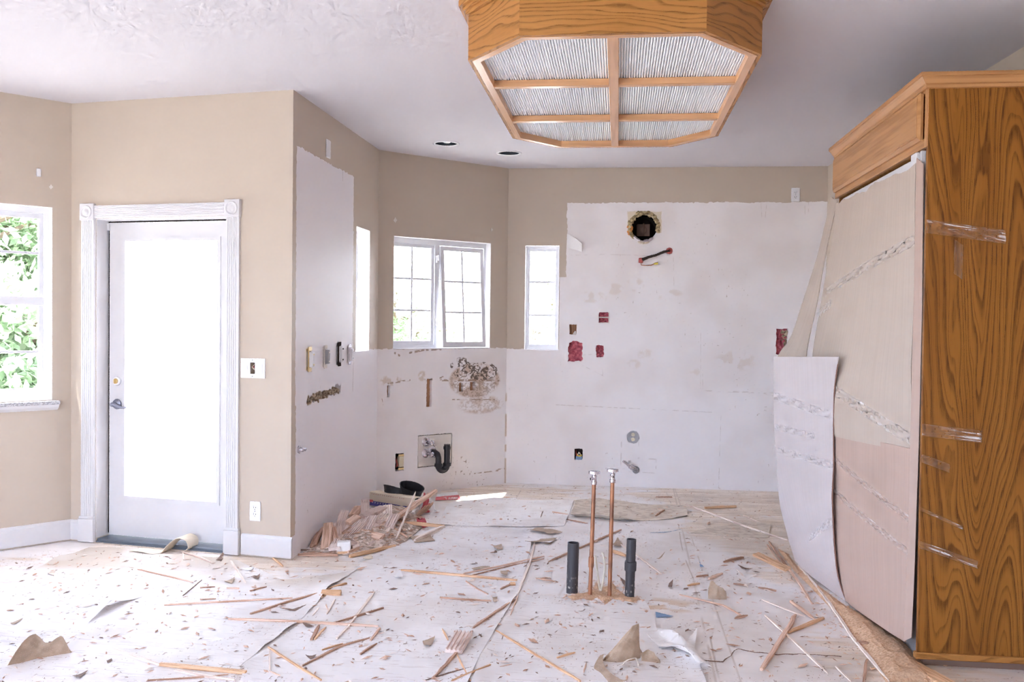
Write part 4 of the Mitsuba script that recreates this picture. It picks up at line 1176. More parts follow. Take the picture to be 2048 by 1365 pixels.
CARD_UPPER = ([(1.225, 5.45, 2.11), (1.188, 5.42, 1.838), (1.143, 5.38, 1.554), (1.085, 5.32, 1.24), (1.059, 5.12, 1.117), (1.076, 4.98, 0.844)], [(1.23, 4.06, 2.104), (1.235, 4.06, 1.774), (1.236, 4.06, 1.522), (1.234, 4.06, 1.287), (1.235, 4.06, 1.143), (1.235, 4.055, 0.88)])
CARD_LOWER = ([(1.085, 5.0, 0.873), (1.097, 4.98, 0.682), (1.109, 4.95, 0.348), (1.136, 4.92, 0.148), (1.174, 4.88, 0.006)], [(1.233, 4.045, 0.896), (1.233, 4.045, 0.723), (1.232, 4.045, 0.554), (1.233, 4.045, 0.3), (1.227, 4.045, 0.077)])
CARD_FLAP = ([(1.23, 5.6, 2.159), (1.181, 5.6, 1.911), (1.093, 5.6, 1.588), (0.992, 5.6, 1.293), (0.928, 5.6, 1.216), (0.931, 5.6, 1.027)], [(1.233, 5.46, 2.12), (1.171, 5.43, 1.839), (1.118, 5.39, 1.554), (1.049, 5.33, 1.239), (1.045, 5.32, 1.189), (1.044, 5.3, 1.05)])
CARD_WHITE = ([(0.864, 5.25, 1.233), (0.864, 5.26, 0.994), (0.887, 5.3, 0.711), (0.927, 5.38, 0.417), (0.983, 5.46, 0.23), (1.054, 5.58, 0.022)], [(1.096, 4.75, 1.255), (1.089, 4.815, 1.036), (1.088, 4.825, 0.782), (1.097, 4.825, 0.426), (1.12, 4.83, 0.171), (1.174, 4.86, 0.001)])
CARD_FOLD = ([(1.231, 4.05, 2.115), (1.232, 4.05, 1.773), (1.231, 4.05, 1.287), (1.228, 4.045, 0.881), (1.224, 4.04, 0.471), (1.215, 4.04, 0.083)], [(1.25, 4.02, 2.085), (1.254, 4.02, 1.77), (1.256, 4.02, 1.288), (1.254, 4.02, 0.885), (1.248, 4.02, 0.476), (1.241, 4.02, 0.106)])
BOARDS = [
    ((-1.816, 5.703, 0.1), (-1.74, 5.409, 0.012), 0.057, 'plain pinkish board leaning near the left front of the rubble heap'),
    ((-1.784, 5.953, 0.13), (-1.746, 5.658, 0.03), 0.056, 'grooved weathered board standing at the back left of the rubble heap'),
    ((-1.631, 5.87, 0.09), (-1.674, 5.539, 0.02), 0.064, 'grooved pale board slanting down left in the middle of the rubble heap'),
    ((-1.613, 6.014, 0.09), (-1.58, 5.554, 0.02), 0.078, 'widest grooved board at the centre of the rubble heap'),
    ((-1.682, 5.907, 0.11), (-1.725, 5.825, 0.08), 0.053, 'short pinkish board end behind the grooved boards'),
    ((-1.603, 6.267, 0.1), (-1.674, 5.988, 0.09), 0.062, 'grey grooved board lying behind the centre of the rubble heap'),
    ((-1.892, 5.785, 0.05), (-1.838, 5.476, 0.01), 0.042, 'dark board tucked against the wall at the left of the rubble heap'),
    ((-1.695, 5.513, 0.05), (-1.692, 5.375, 0.01), 0.037, 'short chipped board in front of the plain pinkish board'),
    ((-1.489, 6.081, 0.06), (-1.468, 5.76, 0.02), 0.040, 'tan broken board end right of the widest grooved board'),
    ((-1.446, 5.776, 0.03), (-1.504, 5.531, 0.01), 0.028, 'grey brown board at the front right of the rubble heap'),
    ((-1.68, 5.776, 0.06), (-1.695, 5.662, 0.05), 0.045, 'small tan block between the grooved boards'),
]
HEAP_STICKS = [
    ((-1.328, 6.749, 0.14), (-1.544, 5.846, 0.03), 0.045, 'long pale tapering board lying across the top of the rubble heap'),
    ((-1.446, 6.578, 0.16), (-1.374, 5.641, 0.004), 0.014, 'thin white stick leaning across the rubble heap'),
    ((-1.453, 6.132, 0.03), (-1.151, 6.159, 0.008), 0.031, 'long brown board with a dark edge at the right of the rubble heap'),
    ((-1.151, 6.159, 0.008), (-1.268, 5.752, 0.004), 0.030, 'pale board meeting the long brown board at a point'),
    ((-1.47, 5.976, 0.03), (-1.33, 5.81, 0.004), 0.023, 'short brown board poking out at the front right of the rubble heap'),
    ((-1.559, 5.301, 0.004), (-1.355, 5.592, 0.004), 0.027, 'orange brown stick lying along the front of the rubble heap'),
    ((-1.873, 5.298, 0.004), (-1.636, 5.324, 0.004), 0.024, 'rough bark edged strip at the left foot of the rubble heap'),
    ((-1.894, 5.384, 0.012), (-1.769, 5.412, 0.01), 0.012, 'thin dark strip above the bark edged strip'),
    ((-1.577, 5.342, 0.02), (-1.518, 5.572, 0.012), 0.021, 'short pinkish stick above the orange brown stick'),
    ((-1.357, 6.746, 0.05), (-1.407, 6.474, 0.008), 0.047, 'split log like piece at the right rear of the rubble heap'),
    ((-1.452, 6.73, 0.02), (-1.441, 6.479, 0.02), 0.033, 'white chip behind the split log like piece'),
]


scene['tear_dark'] = pr((0.26, 0.15, 0.12), 0.7, 0.2)
GRPC = 'cardboard sheets taped over the refrigerator'
SU = card(CARD_UPPER, 0.012, 0.004, 1, 0.035)
SL = card(CARD_LOWER, 0.012, 0.003, 2)
SF = card(CARD_FLAP, 0.004, 0.003, 3)
SW = card(CARD_WHITE, 0.010, 0.005, 4)
SD = card(CARD_FOLD, 0.0, 0.001, 5)
for Sf, nu, nv, mat, lab in ((SU, 40, 24, 'cardboard', 'largest tan cardboard sheet over the upper refrigerator, just under the oak door'),
                             (SL, 16, 24, 'cardboard_brown', 'brown cardboard sheet over the lower refrigerator beside the oak panel'),
                             (SF, 8, 20, 'cardboard', 'narrow slanting cardboard flap leaning off the far edge under the oak door'),
                             (SW, 14, 24, 'cardboard_white', 'whitish cardboard sheet bulging toward the back wall with a straight top edge'),
                             (SD, 3, 24, 'cardboard_brown', 'folded cardboard strip standing along the oak side panel')):
    k = thing('cardboard_sheet', lab, 'cardboard sheet')
    obj('sheet', grid_sheet(Sf, nu, nv, 0.005), mat, k)
    labels[k]['group'] = GRPC
    # the torn, darker fluted edge
    if Sf in (SU, SW):
        e = [Sf(0.0 if Sf is SU else 1.0, b) + np.array([-0.001, 0.002 if Sf is SU else -0.002, 0]) for b in np.linspace(0.03, 0.98, 40)]
        q = obj('torn_edge', tube(e, 0.0025 + 0.002 * rng.random(40), 5), 'tear_dark', k)


def tape(Sf, a0, b0, a1, b1, wd, lab, n=36, off=0.006, crease=1.0):
    """A clear tape strip from (a0, b0) to (a1, b1) on the surface Sf, stuck on with wrinkles."""
    g = np.random.default_rng(int(abs(a0 * 1000 + b0 * 777 + b1 * 331)) + n)
    ph = g.uniform(0, 9, 4)

    def fn(s, t):
        a, b = a0 + (a1 - a0) * s, b0 + (b1 - b0) * s
        p = Sf(a, b)
        q = Sf(min(a + .01, 1.4), b) - Sf(a - .01, b)
        q /= np.linalg.norm(q)
        side = np.array([0, 0, 1.0]) - q * q[2]
        side /= np.linalg.norm(side)
        nrm = np.cross(q, side)
        if nrm[0] > 0.2 or (abs(nrm[0]) <= 0.2 and nrm[1] > 0):
            nrm = -nrm
        wr = crease * 0.0035 * (math.sin(s * 41 + ph[0] + t * 3) * math.sin(t * 9 + ph[1] + s * 13) + 0.6 * math.sin(s * 90 + ph[2] + 7 * t))
        return p + side * (t - .5) * wd + nrm * (off + wr)
    LL = np.linalg.norm(Sf(a1, b1) - Sf(a0, b0))
    us, vs = np.meshgrid(np.linspace(0, LL, n + 1), np.linspace(0, wd, 9), indexing='ij')
    k = obj('tape_strip', grid_sheet(fn, n, 8), 'tape_clear', smooth=True, uv=np.column_stack([us.ravel(), vs.ravel()]) + g.uniform(0, 20, 2))
    tag(k, lab, 'tape', 'clear tape on the cardboard and the oak panel')


def oakS(a, b):
    return np.array([CX + 0.62 * a, CY0 - 0.0005, 2.4 - 2.34 * b])


tape(SU, 0.06, 0.37, 1.0, 0.27, 0.048, 'wrinkled clear tape band rising across the largest cardboard sheet')
tape(SU, -0.02, 0.46, 0.16, 0.42, 0.045, 'short shiny tape piece at the dark torn edge of the largest sheet')
tape(SU, 0.12, 0.80, 1.0, 0.955, 0.055, 'tape band along the seam between tan and brown cardboard')
tape(SL, 0.0, 0.13, 1.0, 0.36, 0.030, 'upper of two bright tape strands crossing the brown cardboard')
tape(SL, 0.0, 0.33, 1.0, 0.53, 0.030, 'lower of two bright tape strands crossing the brown cardboard')
tape(SW, 0.0, 0.165, 0.98, 0.24, 0.045, 'tape band across the whitish sheet just below its top edge')
tape(SW, 0.02, 0.30, 0.75, 0.33, 0.035, 'curled tape end arching across the whitish sheet')
tape(SW, -0.02, 0.40, 1.0, 0.44, 0.040, 'bright crumpled tape band across the middle of the whitish sheet')
tape(SW, 0.55, 0.78, 1.0, 0.66, 0.040, 'tape strip rising across the foot of the whitish sheet')
tape(oakS, 0.0, 0.247, 0.50, 0.266, 0.055, 'topmost tape strip on the oak side panel', off=0.003)
tape(oakS, 0.18, 0.30, 0.235, 0.31, 0.14, 'upright tape piece below the topmost strip on the oak panel', n=10, off=0.003)
tape(oakS, 0.0, 0.605, 0.38, 0.615, 0.050, 'wide tape strip at mid height on the oak panel', off=0.003)
tape(oakS, 0.0, 0.655, 0.18, 0.672, 0.035, 'short tape strip just below the mid height strip on the oak panel', n=16, off=0.003)
tape(oakS, 0.0, 0.745, 0.27, 0.776, 0.014, 'thin slanting tape strand on the lower oak panel', n=20, off=0.003)
tape(oakS, 0.0, 0.808, 0.37, 0.840, 0.030, 'lowest tape strip on the oak panel', off=0.003)

# ================================================================== fittings on the walls


def screw(u, w, z, r=0.004):
    return lathe([(0.0004, 0.0), (r, 0.0), (r * .8, .0015), (0.0004, .002)], (u, w, z), (0, -1, 0), 10)


def outlet(fr, u, z, label, name='wall_outlet', wd=0.072, ht=0.116):
    k = thing(name, label, 'outlet')
    obj('cover_plate', fr.put(rbox(u - wd / 2, u + wd / 2, -0.007, 0.0, z - ht / 2, z + ht / 2, 0.003)), 'white_plastic', k)
    for s in (1, -1):
        f = obj('receptacle', fr.put(rbox(u - .017, u + .017, -0.0085, -0.004, z + s * .020 - .014, z + s * .020 + .014, 0.002)), 'white_plastic', k)
        obj('slots', fr.put(cat([bx(u - .008, u - .006, -.0092, -.008, z + s * .020 - .001, z + s * .020 + .008), bx(u + .006, u + .008, -.0092, -.008, z + s * .020 - .001, z + s * .020 + .007), bx(u - .002, u + .002, -.0092, -.008, z + s * .020 - .010, z + s * .020 - .006)])), 'dark_gap', f)
    obj('screw', fr.put(screw(u, -.007, z)), 'box_grey', k)
    return k


outlet(W_door, 1.305, 0.272, 'white outlet low on the tan wall beside the door')
outlet(W_back, 2.423, 2.502, 'white outlet high on the tan band of the back wall')

k = thing('switch_plate', 'white three gang switch plate with an open middle slot beside the door', 'switch plate')
pl = sbox(1.206, 1.060, 1.366, 1.176).difference(sbox(1.268, 1.085, 1.300, 1.152))
obj('cover_plate', W_door.slab(pl, -0.008, 0.0), 'white_plastic', k)
for c in (1.236, 1.334):
    obj('rocker', W_door.put(rbox(c - .016, c + .016, -.0105, -.006, 1.085, 1.152, .002)), 'white_plastic', k)
obj('wall_box', W_door.put(cat([bx(1.266, 1.302, .05, .055, 1.078, 1.158)])), 'box_grey', k)
for i, (c, mt) in enumerate(((1.276, 'wire_white'), (1.285, 'wire_red'), (1.292, 'void'))):
    obj('wire', W_door.put(tube([(c, .05, 1.10), (c + .006, .012, 1.112 + .006 * i), (c - .004, .006, 1.125), (c + .003, .02, 1.135 + .004 * i), (c, .05, 1.145)], .003, 6)), mt, k)
obj('screw', W_door.put(screw(1.284, -.008, 1.166)), 'box_grey', k)
obj('screw', W_door.put(screw(1.284, -.008, 1.070)), 'box_grey', k)

k = thing('blank_plate', 'narrow blank white plate above the bare patch on the return wall', 'wall plate')
obj('plate', W_return.put(rbox(.585, .662, -.010, 0, 2.455, 2.572, .003)), 'white_plastic', k)
k = thing('curtain_bracket', 'small white bracket on the tan wall above the nook window', 'bracket')
obj('plate', W_nook.put(cat([rbox(2.000, 2.026, -.012, 0, 2.262, 2.312, .003), screw(2.013, -.012, 2.300)])), 'white_plastic', k)


def anchor(fr, u, z, label, s=0.014):
    pts = [(u + s * math.cos(a) * f, z + s * math.sin(a) * f) for a, f in zip(np.linspace(0, 2 * np.pi, 9)[:-1], (1, .6, 1.2, .5, .9, .7, 1.1, .6))]
    k = obj('plaster_dab', fr.slab(Polygon(pts).buffer(0), -0.004, 0.002), 'gypsum')
    tag(k, label, 'wall patch')


anchor(W_nook, 2.084, 2.208, 'small white wall plug hole right of the bracket over the nook window')
anchor(W_diag, 0.150, 2.205, 'white chipped dab on the tan wall above the left of the corner window', .020)
anchor(W_diag, 1.108, 2.196, 'white chipped dab on the tan wall above the right of the corner window', .015)

# ---- four gutted switch boxes in the return wall
for i, (u0, u1, z0, z1, lab) in enumerate(((.245, .330, 1.098, 1.232, 'gutted outlet with a brass strap, leftmost of four boxes on the return wall'), (.558, .618, 1.105, 1.235, 'narrow gutted box, second from left on the return wall'),
                                          (.835, .925, 1.105, 1.250, 'gutted box with black straps, third from left on the return wall'), (1.075, 1.150, 1.105, 1.228, 'gutted box nearest the sidelight window'))):
    k = thing('switch_box', lab, 'switch box', 'gutted switch boxes on the return wall')
    m = (u0 + u1) / 2
    obj('box', W_return.put(cat([bx(u0, u0 + .004, -.002, .07, z0, z1), bx(u1 - .004, u1, -.002, .07, z0, z1), bx(u0, u1, .066, .07, z0, z1), bx(u0, u1, -.002, .07, z1 - .004, z1), bx(u0, u1, -.002, .07, z0, z0 + .004)])), ('cream_plastic', 'gypsum', 'box_grey', 'gypsum')[i], k)
    obj('device', W_return.put(rbox(m - .018, m + .018, -.034, .03, z0 + .020, z1 - .020, .003)), ('white_plastic', 'box_grey', 'white_plastic', 'white_plastic')[i], k)
    obj('strap', W_return.put(cat([rbox(m - .024, m - .017, -.012, -.003, z0 - .004, z1 + .006, .001), rbox(m - .008, m + .010, -.036, -.030, z0 + .030, z0 + .040, .001), rbox(m - .008, m + .010, -.036, -.030, z1 - .042, z1 - .032, .001), rbox(m - .022, m + .030, -.012, -.006, z1 - .016, z1 + .010, .001), rbox(m - .022, m + .030, -.012, -.006, z0 - .010, z0 + .014, .001)])), ('brass', 'gypsum', 'void', 'steel')[i], k)
    obj('wire', W_return.put(tube([(m + .022, .05, z0 + .02), (m + .026, -.006, z0 + .04), (m + .020, .004, m * 0 + (z0 + z1) / 2), (m + .026, -.008, z1 - .035), (m + .018, .05, z1 - .02)], .0035, 6)), 'void', k)

# crumbled wallboard in the long gash
g = np.random.default_rng(5)
ch = []
for _ in range(90):
    s = g.uniform(.006, .018)
    u = g.uniform(.28, .93)
    zc = 0.912 + (u - .28) * .035 + g.uniform(-.022, .026)
    b = rbox(-s, s, -s * .6, s * .6, -s, s, s * .25)
    b.apply_transform(trimesh.transformations.random_rotation_matrix(g.random(3)))
    b.apply_translation((u, g.uniform(.002, .03), zc))
    ch.append(b)
q = obj('crumbled_gypsum', W_return.put(cat(ch)), 'gypsum_brown', 'wall_return')
labels[q] = {'label': 'crumbled brown wallboard in the long gash', 'kind': 'stuff'}
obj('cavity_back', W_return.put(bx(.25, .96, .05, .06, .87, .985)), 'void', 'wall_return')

k = thing('pipe_stub', 'small dark metal stub low on the return wall by the corner', 'pipe stub')
obj('stub', W_return.put(cat([lathe([(.0005, .0), (.022, 0), (.024, .006), (.014, .010), (.013, .03), (.0005, .031)], (.125, 0, .632), (0, -1, 0), 20), tube([(.13, -.022, .632), (.155, -.03, .628), (.175, -.028, .628)], [.012, .009, .007], 10)])), 'steel', k)

# ---- diagonal wall: studs behind the slots, open box, sink plumbing
for nm, (u0, u1, z0, z1) in {'a': (.085, .12, .79, .90), 'b': (.455, .52, .70, .94), 'c': (.78, .833, .81, .895), 'd': (.893, .95, .815, .90)}.items():
    q = obj('stud', W_diag.put(bx(u0, u1, .030, .05, z0, z1)), 'stud_wood', 'wall_diagonal')
    labels[q] = {'label': 'brown stud showing in a slot cut in the wallboard'}
k = thing('outlet_box', 'open outlet box with a beige receptacle below the corner window, left of the sink pipes', 'outlet box')
obj('box', W_diag.put(cat([bx(.172, .176, 0, .07, .205, .345), bx(.246, .25, 0, .07, .205, .345), bx(.172, .25, .066, .07, .205, .345)])), 'void', k)
obj('receptacle', W_diag.put(rbox(.205, .246, -.010, .03, .235, .320, .004)), 'cream_plastic', k)
obj('wire', W_diag.put(tube([(.186, .05, .22), (.190, -.002, .25), (.184, .004, .29), (.190, .05, .32)], .006, 6)), 'wire_red', k)
obj('mount_strap', W_diag.put(cat([rbox(.198, .25, -.004, -.002, .322, .338, .001), rbox(.198, .25, -.004, -.002, .213, .230, .001)])), 'brass', k)

k = thing('access_panel', 'square pale board set in the diagonal wall around the sink pipes', 'access panel')
obj('board', W_diag.put(rbox(.388, .715, .002, .018, .218, .470, .003)), 'gypsum', k)
obj('gap', W_diag.put(bx(.384, .719, .018, .022, .213, .475)), 'void', k)
for i, (u, z, lab) in enumerate(((.462, .420, 'chrome shutoff valve on the access panel, the upper one'), (.462, .326, 'chrome shutoff valve on the access panel, the lower one'))):
    k = thing('shutoff_valve', lab, 'valve', 'chrome valves under the corner window')
    obj('escutcheon', W_diag.put(lathe([(.036, 0), (.038, .003), (.030, .010), (.014, .014), (.013, .03)], (u, .002, z), (0, -1, 0), 28)), 'chrome', k, smooth=40)
    obj('stem', W_diag.put(tube([(u, -.01, z), (u, -.075, z)], .010, 14)), 'chrome', k, smooth=40)
    obj('knob', W_diag.put(lathe([(.0005, 0), (.016, 0), (.021, .006), (.021, .016), (.014, .022), (.0005, .023)], (u + .004, -.070, z), (.3, -1, 0), 9)), 'chrome', k, smooth=30)
    obj('outlet_nipple', W_diag.put(tube([(u, -.05, z), (u + .035, -.06, z - .016), (u + .048, -.062, z - .030)], [.010, .009, .008], 12)), 'chrome', k, smooth=40)
k = thing('sink_trap', 'black plastic sink trap with an upright tail pipe on the diagonal wall', 'sink trap')
obj('wall_flange', W_diag.put(lathe([(.044, 0), (.046, .004), (.032, .012), (.030, .03)], (.520, .002, .332), (0, -1, 0), 28)), 'steel', k, smooth=40)
arm = [(.520, .0, .332), (.521, -.045, .332), (.523, -.075, .322), (.525, -.088, .296), (.525, -.09, .245)]
obj('arm', W_diag.put(tube(arm, .0245, 20)), 'black_plastic', k, smooth=40)
ub = [(.525 + .037 * (1 - math.cos(a)), -.09 - .004 * a, .232 - .040 * math.sin(a)) for a in np.linspace(0, np.pi, 12)]
obj('bend', W_diag.put(tube(ub, .0265, 20)), 'black_plastic', k, smooth=40)
obj('slip_nut', W_diag.put(cyl((.525, -.09, .224), (.525, -.09, .248), .034, n=10)), 'black_plastic', k)
obj('slip_nut', W_diag.put(cyl((.599, -.103, .224), (.599, -.103, .248), .034, n=10)), 'black_plastic', k)
obj('tail_pipe', W_diag.put(tube([(.599, -.103, .235), (.600, -.103, .36), (.600, -.103, .3605), (.600, -.103, .385), (.600, -.103, .386), (.600, -.103, .402)], [.0245, .0245, .030, .030, .026, .026], 20)), 'black_plastic', k, smooth=40)

# ---- back wall: vent duct, cable, torn paper, broken holes
k = thing('vent_duct', 'round dark vent duct opening in a ragged square hole high on the back wall', 'vent duct')
pipe = lathe([(.100, -.004), (.104, -.004), (.104, .30), (.0005, .301)], (1.169, 0, 2.225), (0, 1, 0), 40)
obj('pipe', W_back.put(pipe), 'void', k, smooth=40)
obj('rim', W_back.put(lathe([(.106, .004), (.108, -.006), (.102, -.008), (.099, -.002), (.100, .02)], (1.169, 0, 2.225), (0, 1, 0), 40)), 'steel', k, smooth=40)
obj('damper', W_back.put(cat([cyl((1.169, .15, 2.17), (1.169, .15, 2.28), .006), rbox(1.11, 1.225, .17, .175, 2.17, 2.275, .002), lathe([(.0005, 0), (.03, 0), (.026, .006), (.012, .010), (.0005, .010)], (1.17, .168, 2.222), (0, -1, 0), 20)])), 'wood_dark', k)
pat = sbox(1.030, 2.18, 1.316, 2.364).difference(Point(1.169, 2.225).buffer(.108))
obj('paper_patch', W_back.slab(jag(list(pat.exterior.coords)[:-1], .004, 31, .02).difference(Point(1.169, 2.225).buffer(.107)), -.0035, .001), 'paper_cream', k)
g = np.random.default_rng(9)
bl = []
for a in np.linspace(-0.25, np.pi + 0.75, 64):
    r = .116 + g.uniform(-.006, .024) * (0.5 + 0.5 * math.sin(max(a, .15)))
    s = g.uniform(.010, .019)
    b = trimesh.creation.icosphere(1, s)
    b.vertices *= g.uniform(.6, 1.3, b.vertices.shape)
    b.apply_translation((1.169 + r * math.cos(a), -.004, 2.225 + r * math.sin(a)))
    bl.append(b)
q = obj('sealant_crust', W_back.put(cat(bl)), 'foam_tan', k, smooth=50)
bl = []
for _ in range(14):
    b = trimesh.creation.icosphere(1, g.uniform(.010, .018))
    b.vertices *= g.uniform(.6, 1.3, b.vertices.shape)
    b.apply_translation((1.050 + g.uniform(-.012, .014), -.003, g.uniform(2.165, 2.245)))
    bl.append(b)
q = obj('sealant_crust', W_back.put(cat(bl)), 'foam_orange', k, smooth=50)
labels[q] = {'label': 'orange crust of sealant left of the duct'}
for i, (a0, a1, r) in enumerate(((3.75, 4.5, .112), (4.6, 5.5, .114), (4.3, 5.1, .128))):
    arc = [(1.169 + r * math.cos(a), -.010, 2.225 + r * math.sin(a)) for a in np.linspace(a0, a1, 10)]
    obj('torn_tape', W_back.put(tube(arc, [.003, .010, .014, .012, .015, .010, .013, .012, .009, .003], 5)), ('steel', 'steel', 'paper_cream')[i], k)

k = thing('cable_whip', 'frayed dark cable bridging two small holes below the vent duct', 'cable')
cab = [(1.385, .03, 2.03), (1.372, -.012, 2.028), (1.335, -.028, 2.018), (1.27, -.034, 1.990), (1.215, -.034, 1.975), (1.165, -.026, 1.955), (1.142, .0, 1.950), (1.14, .03, 1.95)]
obj('sheath', W_back.put(tube(cab, [.010, .010, .011, .010, .011, .013, .011, .008], 10)), 'void', k, smooth=40)
obj('connector', W_back.put(cat([lathe([(.0005, 0), (.026, .0), (.028, .008), (.020, .02), (.012, .024)], (1.386, .004, 2.03), (0, -1, 0), 16)])), 'wire_red', k)
obj('connector', W_back.put(rbox(1.128, 1.165, -.03, .0, 1.925, 1.968, .006)), 'wire_red', k)
obj('ground_wire', W_back.put(tube([(1.145, -.02, 1.935), (1.15, -.03, 1.905), (1.19, -.034, 1.902), (1.235, -.03, 1.905), (1.26, -.03, 1.918)], .004, 8)), 'copper', k)
obj('wire_nut', W_back.put(cyl((1.258, -.03, 1.917), (1.290, -.03, 1.921), .008, .011, 10)), 'wire_yellow', k)


def flap(s, t):
    u = .512 + .132 * s
    top, bot = 2.172 - .085 * s ** 1.4, 2.055 - .05 * s
    return W_back.pt(u, top + (bot - top) * t * (1 - .12 * s), -.002 - .055 * s ** 1.6)


k = obj('torn_wallpaper_flap', grid_sheet(flap, 12, 8, .001), 'paper_white')
tag(k, 'curled flap of torn white wallboard paper right of the narrow window', 'torn paper')

for nm, (u0, u1, z0, z1), kind in (('a', (.535, .612, 1.298, 1.40), 'wood'), ('b', (.788, .888, 1.402, 1.508), 'wool'), ('c', (.525, .672, 1.062, 1.265), 'wool'), ('d', (.768, .848, 1.108, 1.222), 'wool'), ('e', (2.27, 2.395, 1.15, 1.385), 'wool')):
    if kind == 'wood':
        q = obj('stud', W_back.put(bx(u0, u1, .04, .06, z0, z1)), 'stud_wood', 'wall_back')
        labels[q] = {'label': 'dark brown stud inside the upper left broken hole'}
        tri = Polygon([(.570, 1.304), (.606, 1.302), (.600, 1.335), (.590, 1.338)])
        obj('torn_paper', W_back.slab(tri, .0, .006), 'gypsum', 'wall_back')
        continue
    sd = int(u0 * 1000)

    def wool(s, t, u0=u0, u1=u1, z0=z0, z1=z1, sd=sd):
        h = meshkit.fbm(np.array([[s * 5, t * 5, sd]]), 3)[0]
        return W_back.pt(u0 + (u1 - u0) * s, z0 + (z1 - z0) * t, .075 - .075 * h)
    q = obj('pink_insulation', grid_sheet(wool, 22, 22), 'pink_wool', 'wall_back', smooth=True)
    labels[q] = {'label': 'pink insulation in a broken hole'}
obj('lath', W_back.put(cat([rbox(.797, .878, .012, .030, 1.452, 1.462, .002)])), 'gypsum', 'wall_back')
obj('hole_lining', W_back.put(cat([rbox(.878, .886, -.004, .02, 1.412, 1.50, .002), rbox(.80, .886, -.004, .012, 1.405, 1.414, .002)])), 'gypsum', 'wall_back')
g = np.random.default_rng(12)
ch = []
for _ in range(26):
    s = g.uniform(.005, .014)
    b = rbox(-s, s, -s * .6, s * .6, -s, s, s * .25)
    b.apply_transform(trimesh.transformations.random_rotation_matrix(g.random(3)))
    b.apply_translation((2.355 + g.uniform(-.02, .018), g.uniform(-.002, .014), g.uniform(1.20, 1.37)))
    ch.append(b)
q = obj('crumbled_gypsum', W_back.put(cat(ch)), 'gypsum_brown', 'wall_back')
labels[q] = {'label': 'crumbled wallboard edge of the hole by the cardboard', 'kind': 'stuff'}
# the strip of bare wallboard hanging over the window's right edge
k = thing('junction_box', 'open electrical box with loose wires low on the back wall, left of the copper pipes', 'junction box')
obj('box', W_back.put(cat([bx(.602, .606, 0, .07, .222, .318), bx(.668, .672, 0, .07, .222, .318), bx(.602, .672, .066, .07, .222, .318), bx(.602, .672, 0, .07, .314, .318)])), 'void', k)
obj('box_lip', W_back.put(rbox(.612, .668, -.002, .05, .222, .252, .003)), 'box_blue', k)
obj('wire', W_back.put(tube([(.625, .05, .26), (.632, .004, .268), (.640, -.006, .290), (.648, .0, .280), (.652, .008, .262), (.66, .05, .26)], .0045, 8)), 'wire_white', k)
obj('wire', W_back.put(tube([(.618, .05, .268), (.630, -.004, .258), (.650, -.006, .256), (.668, .01, .262)], .0055, 8)), 'wire_yellow', k)
obj('wire', W_back.put(tube([(.612, .05, .30), (.616, .002, .27), (.622, .0, .255)], .005, 8)), 'wire_red', k)
k = thing('range_outlet', 'grey eight sided outlet plate with a cream receptacle low on the back wall', 'outlet')
rp = Polygon([(1.052, .405), (1.076, .377), (1.128, .377), (1.152, .398), (1.153, .452), (1.130, .482), (1.080, .484), (1.054, .462)])
obj('plate', W_back.slab(rp, .000, .006), 'box_grey', k)
for s in (1, -1):
    f = obj('receptacle', W_back.put(lathe([(.0005, .004), (.015, .004), (.016, 0)], (1.102, 0, .431 + s * .020), (0, -1, 0), 18)), 'cream_plastic', k)
    obj('slots', W_back.put(cat([bx(1.095, 1.097, -.0048, -.003, .428 + s * .02, .438 + s * .02), bx(1.107, 1.109, -.0048, -.003, .428 + s * .02, .438 + s * .02), bx(1.1, 1.104, -.0048, -.003, .420 + s * .02, .424 + s * .02)])), 'dark_gap', f)
k = thing('gas_valve', 'dull metal gas valve on a stub pipe poking from the back wall above the floor', 'gas valve')
obj('stub', W_back.put(tube([(1.130, .01, .150), (1.125, -.03, .155), (1.10, -.06, .175)], [.020, .020, .018], 14)), 'box_grey', k, smooth=40)
obj('flange', W_back.put(lathe([(.032, 0), (.032, .008), (.022, .012)], (1.130, 0, .150), (0, -1, 0), 20)), 'box_grey', k)
obj('body', W_back.put(tube([(1.102, -.058, .172), (1.080, -.068, .190), (1.079, -.0685, .191), (1.060, -.076, .205), (1.059, -.0765, .206), (1.020, -.090, .235)], [.020, .021, .015, .015, .011, .010], 12)), 'steel', k)
obj('lever', W_back.put(cat([tube([(1.062, -.078, .205), (1.066, -.088, .225), (1.070, -.086, .240)], [.006, .006, .008], 8)])), 'box_grey', k)

